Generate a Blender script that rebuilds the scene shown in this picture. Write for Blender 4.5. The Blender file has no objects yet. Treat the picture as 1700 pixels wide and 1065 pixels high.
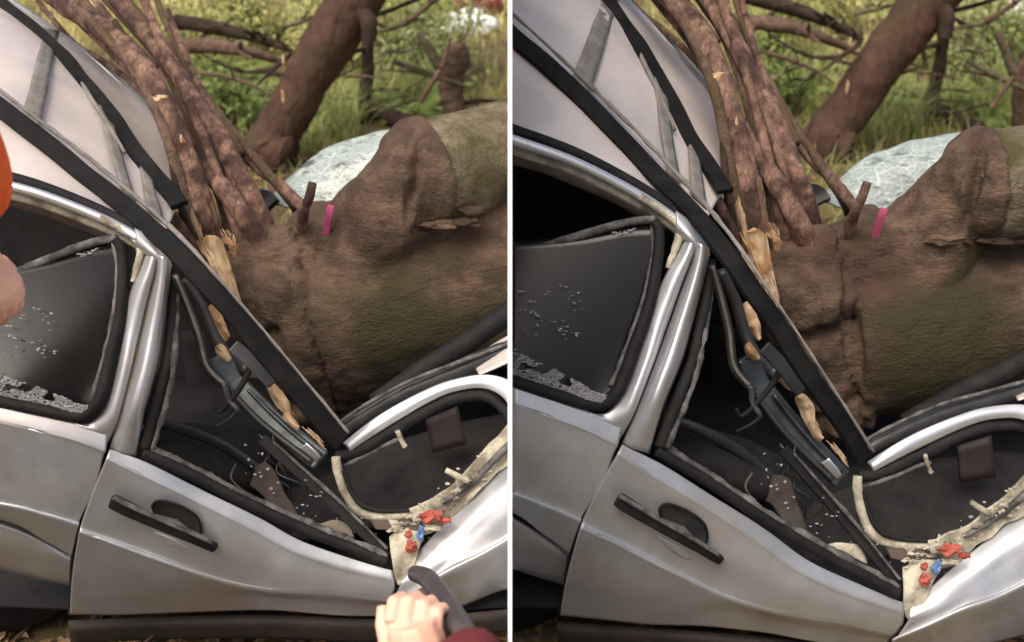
import bpy, bmesh, math, random
from mathutils import Vector, Matrix, noise
R = math.radians
random.seed(7)
scn = bpy.context.scene
C = scn.collection

# ---------------------------------------------------------------- camera, sky, sun, exposure
CAM_H, PITCH, FPX, CX, CY = 1.85, R(25), 1823.0, 850.0, 532.5
cam_d = bpy.data.cameras.new('camera'); cam = bpy.data.objects.new('camera', cam_d); C.objects.link(cam)
cam.location = (0, 0, CAM_H); cam.rotation_euler = (R(90) - PITCH, 0, 0)
cam_d.sensor_width = 36; cam_d.lens = 36 * FPX / 1700; cam_d.clip_start = 0.05; cam_d.clip_end = 3000
cam_d.dof.use_dof = True; cam_d.dof.focus_distance = 2.35; cam_d.dof.aperture_fstop = 3.4
scn.camera = cam

SUN_EL, SUN_AZ = R(58), R(215)          # azimuth measured clockwise from +Y
w = bpy.data.worlds.new('World'); scn.world = w; w.use_nodes = True
nt = w.node_tree; bg = nt.nodes['Background']
sky = nt.nodes.new('ShaderNodeTexSky'); sky.sky_type = 'NISHITA'; sky.sun_disc = False
sky.sun_elevation = SUN_EL; sky.sun_rotation = SUN_AZ
sky.air_density = 0.7; sky.dust_density = 8.0; sky.ozone_density = 0.3
nt.links.new(sky.outputs[0], bg.inputs[0]); bg.inputs[1].default_value = 0.12
sun_d = bpy.data.lights.new('sun', 'SUN'); sun = bpy.data.objects.new('sun', sun_d); C.objects.link(sun)
sun_d.energy = 1.25; sun_d.angle = R(40); sun_d.color = (1.0, 0.95, 0.86)
sd = Vector((math.sin(SUN_AZ) * math.cos(SUN_EL), math.cos(SUN_AZ) * math.cos(SUN_EL), math.sin(SUN_EL)))
sun.rotation_euler = (-sd).to_track_quat('-Z', 'Y').to_euler(); sun.location = sd * 20
vs = scn.view_settings; vs.view_transform = 'Standard'; vs.look = 'None'; vs.gamma = 1; vs.exposure = 0.75
vs.use_curve_mapping = False

# ---------------------------------------------------------------- helpers
CT, ST = math.cos(PITCH), math.sin(PITCH)
def unp(px, py, Y):
    u = (px - CX) / FPX; v = (py - CY) / FPX
    D = Y / (CT - v * ST)
    return Vector((D * u, Y, CAM_H - D * (ST + v * CT)))
def proj(p):
    d = p - Vector((0, 0, CAM_H))
    D = d.y * CT - d.z * ST; up = d.y * ST + d.z * CT
    return CX + FPX * d.x / D, CY - FPX * up / D
def ground_Y(py):
    v = (py - CY) / FPX
    return CAM_H * (CT - v * ST) / (ST + v * CT)
V3 = Vector
SPLIT = (846.5 - CX) / FPX * 1.75
class Bay:
    def __init__(s, side): s.side = side; s.left = side == 'left'
    def pix(s, x, y):
        if s.left: return (0.944514 * x + 0.110807 * y - 874.86, -0.095705 * x + 0.928276 * y + 160.93)
        return (x, y)
    def inv(s, x, y):
        if not s.left: return x, y
        a, b, c, d = 0.944514, 0.110807, -0.095705, 0.928276
        X, Yv = x + 874.86, y - 160.93; det = a * d - b * c
        return (d * X - b * Yv) / det, (-c * X + a * Yv) / det
    def P(s, x, y, Y): return unp(*s.pix(x, y), Y)
    def clip(s, bm):
        if not bm.verts: return
        xs = [v.co.x for v in bm.verts]
        if s.left and max(xs) > SPLIT - .001:
            bmesh.ops.bisect_plane(bm, geom=bm.verts[:] + bm.edges[:] + bm.faces[:], plane_co=(SPLIT - .001, 0, 0), plane_no=(1, 0, 0), clear_outer=True)
        if not s.left and min(xs) < SPLIT + .001:
            bmesh.ops.bisect_plane(bm, geom=bm.verts[:] + bm.edges[:] + bm.faces[:], plane_co=(SPLIT + .001, 0, 0), plane_no=(-1, 0, 0), clear_outer=True)
class TumBay:
    """the same bay with the glasshouse leaning further in towards the roof"""
    def __init__(s, b): s.b = b; s.left = b.left
    def P(s, x, y, Y): return s.b.P(x, y, Y + max(0, Y - 1.968) * .55)
    def clip(s, bm): s.b.clip(bm)
class NoBay:
    left = False
    def clip(s, bm): pass
    def P(s, x, y, Y): return unp(x, y, Y)
FREE = NoBay()

def srgb(r, g, b):
    f = lambda c: (c / 255 / 12.92) if c / 255 <= .04045 else ((c / 255 + .055) / 1.055) ** 2.4
    return (f(r), f(g), f(b), 1)
def mat(name, c1, c2=None, rough=.6, metal=0., scale=6, bump=0., bscale=40, coat=0., spec=.5, c3=None, s3=2.5, stretch=None, detail=6, trans=0., rough2=None, contrast=(.35, .65), crack=0., cscale=30, cstretch=(1, 1, .4), ccol=(.03, .022, .018, 1)):
    m = bpy.data.materials.new(name); m.use_nodes = True
    n = m.node_tree.nodes; l = m.node_tree.links; b = n['Principled BSDF']
    b.inputs['Roughness'].default_value = rough; b.inputs['Metallic'].default_value = metal
    b.inputs['Coat Weight'].default_value = coat; b.inputs['Coat Roughness'].default_value = .12
    b.inputs['Specular IOR Level'].default_value = spec; b.inputs['Transmission Weight'].default_value = trans
    tc = n.new('ShaderNodeTexCoord'); mp = n.new('ShaderNodeMapping'); l.new(tc.outputs['Object'], mp.inputs[0])
    if stretch: mp.inputs['Scale'].default_value = stretch
    if c2 is None: b.inputs['Base Color'].default_value = c1
    else:
        t = n.new('ShaderNodeTexNoise'); t.inputs['Scale'].default_value = scale; t.inputs['Detail'].default_value = detail; t.inputs['Roughness'].default_value = .65
        l.new(mp.outputs[0], t.inputs[0])
        r = n.new('ShaderNodeValToRGB'); r.color_ramp.elements[0].position = contrast[0]; r.color_ramp.elements[1].position = contrast[1]
        r.color_ramp.elements[0].color = c1; r.color_ramp.elements[1].color = c2; l.new(t.outputs[0], r.inputs[0]); out = r.outputs[0]
        if c3:
            t3 = n.new('ShaderNodeTexNoise'); t3.inputs['Scale'].default_value = s3; t3.inputs['Detail'].default_value = 5; l.new(tc.outputs['Object'], t3.inputs[0])
            r3 = n.new('ShaderNodeValToRGB'); r3.color_ramp.elements[0].position = .46; r3.color_ramp.elements[1].position = .62; l.new(t3.outputs[0], r3.inputs[0])
            mx = n.new('ShaderNodeMix'); mx.data_type = 'RGBA'; l.new(r3.outputs[0], mx.inputs[0]); l.new(out, mx.inputs[6]); mx.inputs[7].default_value = c3; out = mx.outputs[2]
        if crack:
            cm = n.new('ShaderNodeMapping'); cm.inputs['Scale'].default_value = cstretch; l.new(tc.outputs['Object'], cm.inputs[0])
            cn = n.new('ShaderNodeTexNoise'); cn.inputs['Scale'].default_value = cscale * .6; cn.inputs['Detail'].default_value = 3; l.new(cm.outputs[0], cn.inputs[0])
            ca = n.new('ShaderNodeMix'); ca.data_type = 'RGBA'; ca.inputs[0].default_value = .5 / cscale * 4; l.new(cm.outputs[0], ca.inputs[6]); l.new(cn.outputs['Color'], ca.inputs[7])
            vo = n.new('ShaderNodeTexVoronoi'); vo.feature = 'DISTANCE_TO_EDGE'; vo.inputs['Scale'].default_value = cscale; l.new(ca.outputs[2], vo.inputs[0])
            vr = n.new('ShaderNodeValToRGB'); vr.color_ramp.elements[0].position = 0; vr.color_ramp.elements[1].position = .16; l.new(vo.outputs[0], vr.inputs[0])
            vf = n.new('ShaderNodeMapRange'); l.new(vr.outputs[0], vf.inputs[0]); vf.inputs[3].default_value = crack; vf.inputs[4].default_value = 0
            cx_ = n.new('ShaderNodeMix'); cx_.data_type = 'RGBA'; l.new(vf.outputs[0], cx_.inputs[0]); l.new(out, cx_.inputs[6]); cx_.inputs[7].default_value = ccol; out = cx_.outputs[2]
        l.new(out, b.inputs['Base Color'])
        if rough2 is not None:
            mr = n.new('ShaderNodeMapRange'); l.new(t.outputs[0], mr.inputs[0]); mr.inputs[1].default_value = .35; mr.inputs[2].default_value = .65
            mr.inputs[3].default_value = rough; mr.inputs[4].default_value = rough2; l.new(mr.outputs[0], b.inputs['Roughness'])
    if bump:
        t2 = n.new('ShaderNodeTexNoise'); t2.inputs['Scale'].default_value = bscale; t2.inputs['Detail'].default_value = 8; t2.inputs['Roughness'].default_value = .7; l.new(mp.outputs[0], t2.inputs[0])
        bp = n.new('ShaderNodeBump'); bp.inputs['Strength'].default_value = bump; bp.inputs['Distance'].default_value = .016 if bump >= .6 else .01
        hs_ = t2.outputs[0]
        if crack and c2:
            ad = n.new('ShaderNodeMath'); ad.operation = 'MULTIPLY_ADD'; l.new(vr.outputs[0], ad.inputs[0]); ad.inputs[1].default_value = crack * .7; l.new(t2.outputs[0], ad.inputs[2]); hs_ = ad.outputs[0]
        l.new(hs_, bp.inputs['Height']); l.new(bp.outputs[0], b.inputs['Normal'])
    return m

def setp(o, label=None, cat=None, group=None, kind=None):
    for k, v in (('label', label), ('category', cat), ('group', group), ('kind', kind)):
        if v: o[k] = v
    return o
def empty(name, loc, label, cat, group=None):
    o = bpy.data.objects.new(name, None); C.objects.link(o); o.location = loc; o.empty_display_size = .1
    return setp(o, label, cat, group)
def root_inv(p):
    M = Matrix.Identity(4); q = p
    while q is not None: M = Matrix.Translation(q.location) @ M; q = q.parent if q.parent is None else None
    return Matrix.Translation(-p.location)
def build(name, bm, m, parent=None, bay=FREE, smooth=True, solid=0, bevel=0, recalc=True):
    bay.clip(bm)
    if recalc: bmesh.ops.recalc_face_normals(bm, faces=bm.faces[:])
    me = bpy.data.meshes.new(name); bm.to_mesh(me); bm.free()
    if smooth:
        for p in me.polygons: p.use_smooth = True
    me.materials.append(m)
    o = bpy.data.objects.new(name, me); C.objects.link(o)
    if parent is not None:
        o.parent = parent
        if parent.type == 'EMPTY': o.matrix_parent_inverse = Matrix.Translation(-parent.location)
    if solid:
        s = o.modifiers.new('solid', 'SOLIDIFY'); s.thickness = solid; s.offset = 0
    if bevel:
        s = o.modifiers.new('bevel', 'BEVEL'); s.width = bevel; s.segments = 2; s.limit_method = 'ANGLE'; s.angle_limit = R(40)
    return o
def cr(pts, n):
    """n samples along a Catmull-Rom curve through tuples of any length"""
    k = len(pts); out = []
    for i in range(n):
        t = i / (n - 1) * (k - 1); j = min(int(t), k - 2); f = t - j
        a, b, c, d = pts[max(j - 1, 0)], pts[j], pts[j + 1], pts[min(j + 2, k - 1)]
        out.append(tuple(.5 * (2 * b[q] + (c[q] - a[q]) * f + (2 * a[q] - 5 * b[q] + 4 * c[q] - d[q]) * f * f + (3 * b[q] - a[q] - 3 * c[q] + d[q]) * f ** 3) for q in range(len(b))))
    return out
def lin(pts, n):
    k = len(pts); out = []
    for i in range(n):
        t = i / (n - 1) * (k - 1); j = min(int(t), k - 2); f = t - j
        out.append(tuple(pts[j][q] * (1 - f) + pts[j + 1][q] * f for q in range(len(pts[j]))))
    return out
def add_grid(bm, g, closed_v=False):
    V = [[bm.verts.new(p) for p in row] for row in g]
    for i in range(len(V) - 1):
        n = len(V[0])
        for j in range(n if closed_v else n - 1):
            try: bm.faces.new((V[i][j], V[i][(j + 1) % n], V[i + 1][(j + 1) % n], V[i + 1][j]))
            except ValueError: pass
    return V
def sheet_bm(bay, rows, nu=24, nv=None, linear=False, wob=0., wscale=6):
    rows = [cr(r, nu) for r in rows]
    nv = nv or (len(rows) - 1) * 4 + 1
    cols = [(lin if linear else cr)([r[i] for r in rows], nv) for i in range(nu)]
    g = [[bay.P(*cols[i][j]) for i in range(nu)] for j in range(nv)]
    if wob:
        g = [[p + Vector((0, wob * noise.noise(p * wscale), wob * noise.noise(p * wscale + Vector((9, 3, 1))))) for p in row] for row in g]
    bm = bmesh.new(); add_grid(bm, g); return bm
def sheet(bay, name, rows, m, parent, solid=.004, **k):
    return build(name, sheet_bm(bay, rows, **k), m, parent, bay, solid=solid)
def add_tube(bm, pts, rad, segs=10, flat=1., normal=None, caps=True, jit=0., seed=0, jscale=8):
    """pts Vectors, rad list; flat<1 squashes the section along the given normal"""
    n = len(pts); rows = []
    prev = None
    for i, p in enumerate(pts):
        t = (pts[min(i + 1, n - 1)] - pts[max(i - 1, 0)]).normalized()
        ref = normal if normal is not None else (prev if prev is not None else (Vector((0, 0, 1)) if abs(t.z) < .9 else Vector((1, 0, 0))))
        a = (ref - t * ref.dot(t)).normalized(); b = t.cross(a); prev = a
        row = []
        for k in range(segs):
            an = 2 * math.pi * k / segs
            r = rad[i]
            d = a * math.cos(an) * flat + b * math.sin(an)
            q = p + d * r
            if jit: q = q + d * r * jit * (noise.noise(q * jscale + Vector((seed, 0, 0))) + .6 * noise.noise(q * jscale * 3.1 + Vector((0, seed, 0))) + .35 * noise.noise(q * jscale * 8 + Vector((0, 0, seed))))
            row.append(q)
        rows.append(row)
    V = add_grid(bm, rows, True)
    if caps:
        for row in (V[0], V[-1]):
            try: bm.faces.new(row)
            except ValueError: pass
    return V
def tube(bay, name, path, m, parent, n=None, segs=10, jit=0., flat=1., normal=None, seed=0, jscale=8, kind=None, smooth=True):
    """path: (px,py,Y,radius_m)"""
    s = cr(path, n or (len(path) - 1) * 6 + 1)
    pts = [bay.P(*q[:3]) for q in s]
    bm = bmesh.new(); add_tube(bm, pts, [max(q[3], .0006) for q in s], segs, flat, normal, True, jit, seed, jscale)
    return build(name, bm, m, parent, bay, smooth=smooth)
def add_bar(bm, pts, w_, t_, normal):
    """rectangular bar along pts: width across, thickness along normal"""
    rows = []
    n = len(pts)
    for i, p in enumerate(pts):
        t = (pts[min(i + 1, n - 1)] - pts[max(i - 1, 0)]).normalized()
        a = (normal - t * normal.dot(t)).normalized(); b = t.cross(a)
        ww = w_[i] if isinstance(w_, list) else w_
        rows.append([p + a * t_ / 2 + b * ww / 2, p + a * t_ / 2 - b * ww / 2, p - a * t_ / 2 - b * ww / 2, p - a * t_ / 2 + b * ww / 2])
    V = add_grid(bm, rows, True)
    bm.faces.new(V[0]); bm.faces.new(V[-1])
def bar(bay, name, path, width, thick, normal, m, parent, n=None, bevel=.002, wob=0.):
    s = cr(path, n or (len(path) - 1) * 5 + 1)
    pts = [bay.P(*q[:3]) for q in s]
    if wob: pts = [p + Vector((noise.noise(p * 9), noise.noise(p * 9 + Vector((5, 0, 0))), noise.noise(p * 9 + Vector((0, 5, 0))))) * wob for p in pts]
    bm = bmesh.new(); add_bar(bm, pts, width, thick, Vector(normal))
    return build(name, bm, m, parent, bay, smooth=False, bevel=bevel)
def add_blob(bm, c, r, sub=2, sx=(1, 1, 1), amp=.15, sc=6., seed=0):
    bmesh.ops.create_icosphere
    res = bmesh.ops.create_icosphere(bm, subdivisions=sub, radius=1)
    for v in res['verts']:
        d = v.co.normalized()
        k = r * (1 + amp * noise.noise(d * sc * .4 + Vector((seed, seed * 2, 0))))
        v.co = c + Vector((d.x * sx[0], d.y * sx[1], d.z * sx[2])) * k

# ---------------------------------------------------------------- materials
M = {}
M['silver'] = mat('silver_paint', (.38, .395, .41, 1), (.45, .465, .48, 1), rough=.31, metal=.6, scale=13, coat=.35, c3=(.37, .36, .35, 1), s3=5, rough2=.42)
M['roofpaint'] = mat('roof_paint', (.53, .475, .44, 1), (.64, .575, .54, 1), rough=.45, metal=.15, scale=7, coat=.12, c3=(.42, .39, .36, 1), s3=3.5, rough2=.55, bump=.03, bscale=60)
M['bright'] = mat('bright_trim', (.62, .64, .66, 1), (.52, .54, .56, 1), rough=.24, metal=.75, scale=22, rough2=.42)
M['cream'] = mat('cream_primer', srgb(206, 200, 178), srgb(160, 154, 136), rough=.75, scale=26, bump=.6, bscale=80, c3=srgb(126, 118, 102), s3=16)
M['rubber'] = mat('black_rubber', (.007, .007, .008, 1), (.016, .0155, .0155, 1), rough=.65, scale=20, bump=.4, bscale=90, spec=.2)
M['dusty'] = mat('dusty_rubber', (.03, .029, .028, 1), (.17, .162, .158, 1), rough=.8, scale=26, bump=.5, bscale=120, contrast=(.4, .68))
M['black'] = mat('dark_interior', (.010, .010, .011, 1), (.020, .019, .020, 1), rough=.85, scale=8, spec=.2)
M['seat'] = mat('charcoal_upholstery', (.020, .019, .020, 1), (.038, .035, .035, 1), rough=.9, scale=12, bump=.3, bscale=80, spec=.2)
M['plastic'] = mat('dark_grey_plastic', (.018, .019, .020, 1), (.04, .041, .041, 1), rough=.42, scale=12, bump=.1, bscale=60)
M['steel'] = mat('dark_blue_steel', (.04, .046, .047, 1), (.085, .094, .096, 1), rough=.3, metal=.6, scale=14, bump=.1, bscale=50)
M['maroon'] = mat('maroon_reflection', srgb(54, 40, 42), srgb(38, 29, 31), rough=.6)  # fixed maroon tone for the reflection painted into the cabin
M['rail'] = mat('black_rail', (.004, .004, .0045, 1), (.011, .0105, .011, 1), rough=.7, scale=16, bump=.3, bscale=60, spec=.12)
M['greystrap'] = mat('dusty_grey_strap', srgb(98, 95, 90), srgb(128, 124, 118), rough=.85, scale=26, bump=.4, bscale=120)
M['headliner'] = mat('brown_headliner', srgb(96, 84, 74), srgb(70, 60, 54), rough=.9, scale=14)
M['darkbrown'] = mat('muddy_sill', srgb(58, 49, 42), srgb(40, 34, 30), rough=.8, scale=12, bump=.4, bscale=40)
M['bark'] = mat('brown_bark', srgb(84, 67, 56), srgb(126, 103, 88), rough=.85, scale=26, detail=9, bump=.9, bscale=55, c3=srgb(92, 74, 54), s3=5, spec=.25, crack=.25, cscale=34)
M['branch'] = mat('red_brown_bark', srgb(104, 78, 65), srgb(164, 130, 112), rough=.72, scale=40, detail=10, bump=1., bscale=70, c3=srgb(74, 54, 46), s3=13, stretch=(1, 1, .45), spec=.3, crack=.24, cscale=40, cstretch=(1, 1, .3), contrast=(.38, .64))
M['trunk'] = mat('mottled_trunk_bark', srgb(74, 60, 48), srgb(110, 90, 74), rough=.68, scale=16, detail=12, bump=.8, bscale=85, c3=srgb(74, 56, 45), s3=4.5, spec=.3, contrast=(.42, .60), stretch=(.8, 1, 1.15), crack=.15, cscale=46, cstretch=(.5, 1, 1.5))
def add_moss(m, col):
    n = m.node_tree.nodes; l = m.node_tree.links; p = n['Principled BSDF']
    at = n.new('ShaderNodeAttribute'); at.attribute_name = 'moss'
    mx = n.new('ShaderNodeMix'); mx.data_type = 'RGBA'; src = p.inputs['Base Color'].links[0].from_socket
    l.new(at.outputs['Fac'], mx.inputs[0]); l.new(src, mx.inputs[6]); mx.inputs[7].default_value = col; l.new(mx.outputs[2], p.inputs['Base Color'])
add_moss(M['trunk'], srgb(58, 53, 31))
M['mossbark'] = mat('grey_green_bark', srgb(94, 86, 68), srgb(134, 125, 104), rough=.9, scale=24, crack=.16, cscale=44, cstretch=(.6, 1, 1.2), bump=.9, bscale=70, c3=srgb(82, 76, 52), s3=7, spec=.2)
M['darkbark'] = mat('dark_bark', srgb(46, 37, 31), srgb(72, 58, 48), rough=.9, scale=10, bump=.8, bscale=50, spec=.2)
M['redbark'] = mat('dark_red_bark', srgb(66, 48, 39), srgb(90, 66, 54), rough=.85, scale=11, detail=9, bump=1., bscale=24, c3=srgb(74, 60, 44), s3=4, spec=.25, stretch=(1, 1, .5), crack=.3, cscale=11, cstretch=(1, 1, .45))
M['wood'] = mat('fresh_split_wood', srgb(178, 148, 112), srgb(206, 180, 146), rough=.75, scale=40, stretch=(1, 1, .12), bump=.6, bscale=90, c3=srgb(160, 122, 82), s3=16)
M['pink'] = mat('pink_paint', srgb(176, 82, 116), srgb(154, 68, 100), rough=.6, scale=10)
M['skin'] = mat('skin', srgb(236, 190, 166), srgb(222, 168, 144), rough=.5, scale=18, bump=.1, bscale=120)
M['orange'] = mat('orange_fabric', srgb(255, 116, 44), srgb(246, 98, 34), rough=.8, scale=16, bump=.3, bscale=90)
M['navy'] = mat('navy_fabric', srgb(34, 36, 52), srgb(46, 46, 60), rough=.85, scale=12, bump=.3, bscale=90)
M['redcloth'] = mat('red_fabric', srgb(112, 36, 36), srgb(84, 28, 28), rough=.85, scale=10, bump=.3, bscale=90)
M['hair'] = mat('dark_hair', srgb(40, 30, 24), srgb(58, 44, 34), rough=.6, scale=30, bump=.5, bscale=90)
M['boot'] = mat('grey_work_boot', srgb(112, 108, 108), srgb(86, 82, 82), rough=.7, scale=14, bump=.3, bscale=60)
M['tool'] = mat('black_rubber_hose', (.045, .038, .042, 1), (.075, .066, .07, 1), rough=.5, scale=10)
M['white'] = mat('white_board', (.83, .83, .83, 1), (.86, .86, .86, 1), rough=.6)
M['redscrap'] = mat('red_plastic_scrap', srgb(172, 86, 70), srgb(128, 56, 46), rough=.75, scale=40)
M['bluescrap'] = mat('blue_plastic_scrap', srgb(104, 136, 180), srgb(78, 108, 152), rough=.5, scale=16)
M['soil'] = mat('forest_soil', srgb(66, 54, 42), srgb(96, 80, 60), rough=.95, scale=3.5, bump=.8, bscale=16, c3=srgb(120, 112, 62), s3=.6, spec=.2)
M['litter'] = mat('dead_leaf', srgb(96, 74, 52), srgb(140, 112, 82), rough=.8, scale=7)
def leafmat(name, a, b, sc=3.):
    m = mat(name, a, b, rough=.55, scale=sc, spec=.3)
    n = m.node_tree.nodes; l = m.node_tree.links; p = n['Principled BSDF']
    tr = n.new('ShaderNodeBsdfTranslucent'); mx = n.new('ShaderNodeMixShader'); mx.inputs[0].default_value = .35
    src = p.inputs['Base Color'].links[0].from_socket; l.new(src, tr.inputs[0])
    l.new(p.outputs[0], mx.inputs[1]); l.new(tr.outputs[0], mx.inputs[2]); l.new(mx.outputs[0], n['Material Output'].inputs[0]); return m
M['grass'] = leafmat('green_grass', srgb(136, 142, 84), srgb(176, 176, 112), 1.2)
M['straw'] = leafmat('straw_grass', srgb(196, 188, 122), srgb(222, 210, 150), 1.5)
M['fern'] = leafmat('fern_green', srgb(108, 128, 66), srgb(150, 166, 96), 4)
M['shrub'] = leafmat('grey_green_leaf', srgb(136, 146, 98), srgb(176, 180, 134), 3)
M['pale'] = leafmat('pale_yellow_green_leaf', srgb(168, 170, 100), srgb(206, 202, 140), 4)
M['tuft'] = leafmat('pale_tuft', srgb(130, 146, 84), srgb(176, 182, 124), 5)
# tinted glass
def glassmat(name, col, rough, alpha):
    m = bpy.data.materials.new(name); m.use_nodes = True; n = m.node_tree.nodes; l = m.node_tree.links
    p = n['Principled BSDF']; p.inputs['Base Color'].default_value = col; p.inputs['Roughness'].default_value = rough; p.inputs['Alpha'].default_value = alpha
    p.inputs['Specular IOR Level'].default_value = .5
    return m
M['tint'] = glassmat('tinted_glass', (.006, .006, .007, 1), .2, .8); M['tint'].node_tree.nodes['Principled BSDF'].inputs['Specular IOR Level'].default_value = .28
M['chip'] = glassmat('crazed_glass_crumb', (.26, .26, .265, 1), .4, 1)
def crazed():
    m = bpy.data.materials.new('crazed_laminated_glass'); m.use_nodes = True; n = m.node_tree.nodes; l = m.node_tree.links; p = n['Principled BSDF']
    tc = n.new('ShaderNodeTexCoord'); mp = n.new('ShaderNodeMapping'); mp.inputs['Scale'].default_value = (.55, 1, 1.3); mp.inputs['Rotation'].default_value = (0, .5, 0); l.new(tc.outputs['Object'], mp.inputs[0])
    nz = n.new('ShaderNodeTexNoise'); nz.inputs['Scale'].default_value = 9; l.new(mp.outputs[0], nz.inputs[0])
    ad = n.new('ShaderNodeMix'); ad.data_type = 'RGBA'; ad.inputs[0].default_value = .03; l.new(mp.outputs[0], ad.inputs[6]); l.new(nz.outputs['Color'], ad.inputs[7])
    v1 = n.new('ShaderNodeTexVoronoi'); v1.feature = 'DISTANCE_TO_EDGE'; v1.inputs['Scale'].default_value = 22; l.new(ad.outputs[2], v1.inputs[0])
    v2 = n.new('ShaderNodeTexVoronoi'); v2.feature = 'DISTANCE_TO_EDGE'; v2.inputs['Scale'].default_value = 80; l.new(ad.outputs[2], v2.inputs[0])
    r1 = n.new('ShaderNodeValToRGB'); r1.color_ramp.elements[0].position = .0; r1.color_ramp.elements[1].position = .05
    r1.color_ramp.elements[0].color = (.52, .59, .55, 1); r1.color_ramp.elements[1].color = (.24, .28, .26, 1); l.new(v1.outputs[0], r1.inputs[0])
    r2 = n.new('ShaderNodeValToRGB'); r2.color_ramp.elements[0].position = .0; r2.color_ramp.elements[1].position = .12
    r2.color_ramp.elements[0].color = (.52, .56, .55, 1); r2.color_ramp.elements[1].color = (.25, .31, .275, 1); l.new(v2.outputs[0], r2.inputs[0])
    mx = n.new('ShaderNodeMix'); mx.data_type = 'RGBA'; mx.inputs[0].default_value = .5; l.new(r1.outputs[0], mx.inputs[6]); l.new(r2.outputs[0], mx.inputs[7])
    t = n.new('ShaderNodeTexNoise'); t.inputs['Scale'].default_value = 18; t.inputs['Detail'].default_value = 6; t.inputs['Roughness'].default_value = .75; l.new(mp.outputs[0], t.inputs[0])
    rr = n.new('ShaderNodeValToRGB'); rr.color_ramp.elements[0].position = .35; rr.color_ramp.elements[1].position = .47; l.new(t.outputs[0], rr.inputs[0])
    m2 = n.new('ShaderNodeMix'); m2.data_type = 'RGBA'; l.new(rr.outputs[0], m2.inputs[0]); m2.inputs[6].default_value = (.06, .07, .07, 1); l.new(mx.outputs[2], m2.inputs[7])
    l.new(m2.outputs[2], p.inputs['Base Color']); p.inputs['Roughness'].default_value = .35
    bp = n.new('ShaderNodeBump'); bp.inputs['Strength'].default_value = .4; bp.inputs['Distance'].default_value = .004; l.new(v2.outputs[0], bp.inputs['Height']); l.new(bp.outputs[0], p.inputs['Normal'])
    return m
M['crazed'] = crazed()

# ---------------------------------------------------------------- setting: ground
def ground_z(x, y):
    z = .05 * noise.noise(Vector((x * .5, y * .5, 0))) + .02 * noise.noise(Vector((x * 2, y * 2, 4)))
    if y > 12: z += min((y - 12) * .16, 6)
    k = min(max((y - 4) / 3, 0), 1)
    return z * (0.25 + .75 * k)
bm = bmesh.new()
def axis(a): return sorted(set([round(s * v, 3) for v in a for s in (-1, 1)]))
xs = axis([i * .25 for i in range(0, 33)] + [9, 11, 14, 18, 25, 40, 80, 160, 400])
ys = [-400, -160, -80, -40, -20, -10, -6, -4, -2] + [i * .25 for i in range(-4, 64)] + [17, 19, 22, 26, 32, 40, 60, 100, 200, 400]
add_grid(bm, [[Vector((x, y, ground_z(x, y))) for x in xs] for y in ys])
g = build('ground', bm, M['soil']); g['kind'] = 'structure'

# the white board that stands on edge between the two wrecks
bm = bmesh.new()
D0, D1 = 1.75, 4.6
def camp(u, v, D): return Vector((D * u, D * (CT - v * ST), CAM_H - D * (ST + v * CT)))
x0, x1 = (843.2 - CX) / FPX * D0, (850 - CX) / FPX * D0
f_top = camp(0, -.42, D0); f_bot = camp(0, .42, D0)
prof = [f_top, f_bot, Vector((0, f_bot.y + .1, .005)), Vector((0, 5.2, .005)), Vector((0, 5.2, 1.9)), Vector((0, 3.0, 2.2))]
a = [bm.verts.new(Vector((x0, p.y, p.z))) for p in prof]; b = [bm.verts.new(Vector((x1, p.y, p.z))) for p in prof]
bm.faces.new(a); bm.faces.new(b)
for i in range(len(prof)): bm.faces.new((a[i], a[(i + 1) % len(prof)], b[(i + 1) % len(prof)], b[i]))
o = build('divider_board', bm, M['white'], smooth=False)
setp(o, 'thin white board standing on edge between the two wrecked cars', 'board')

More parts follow.
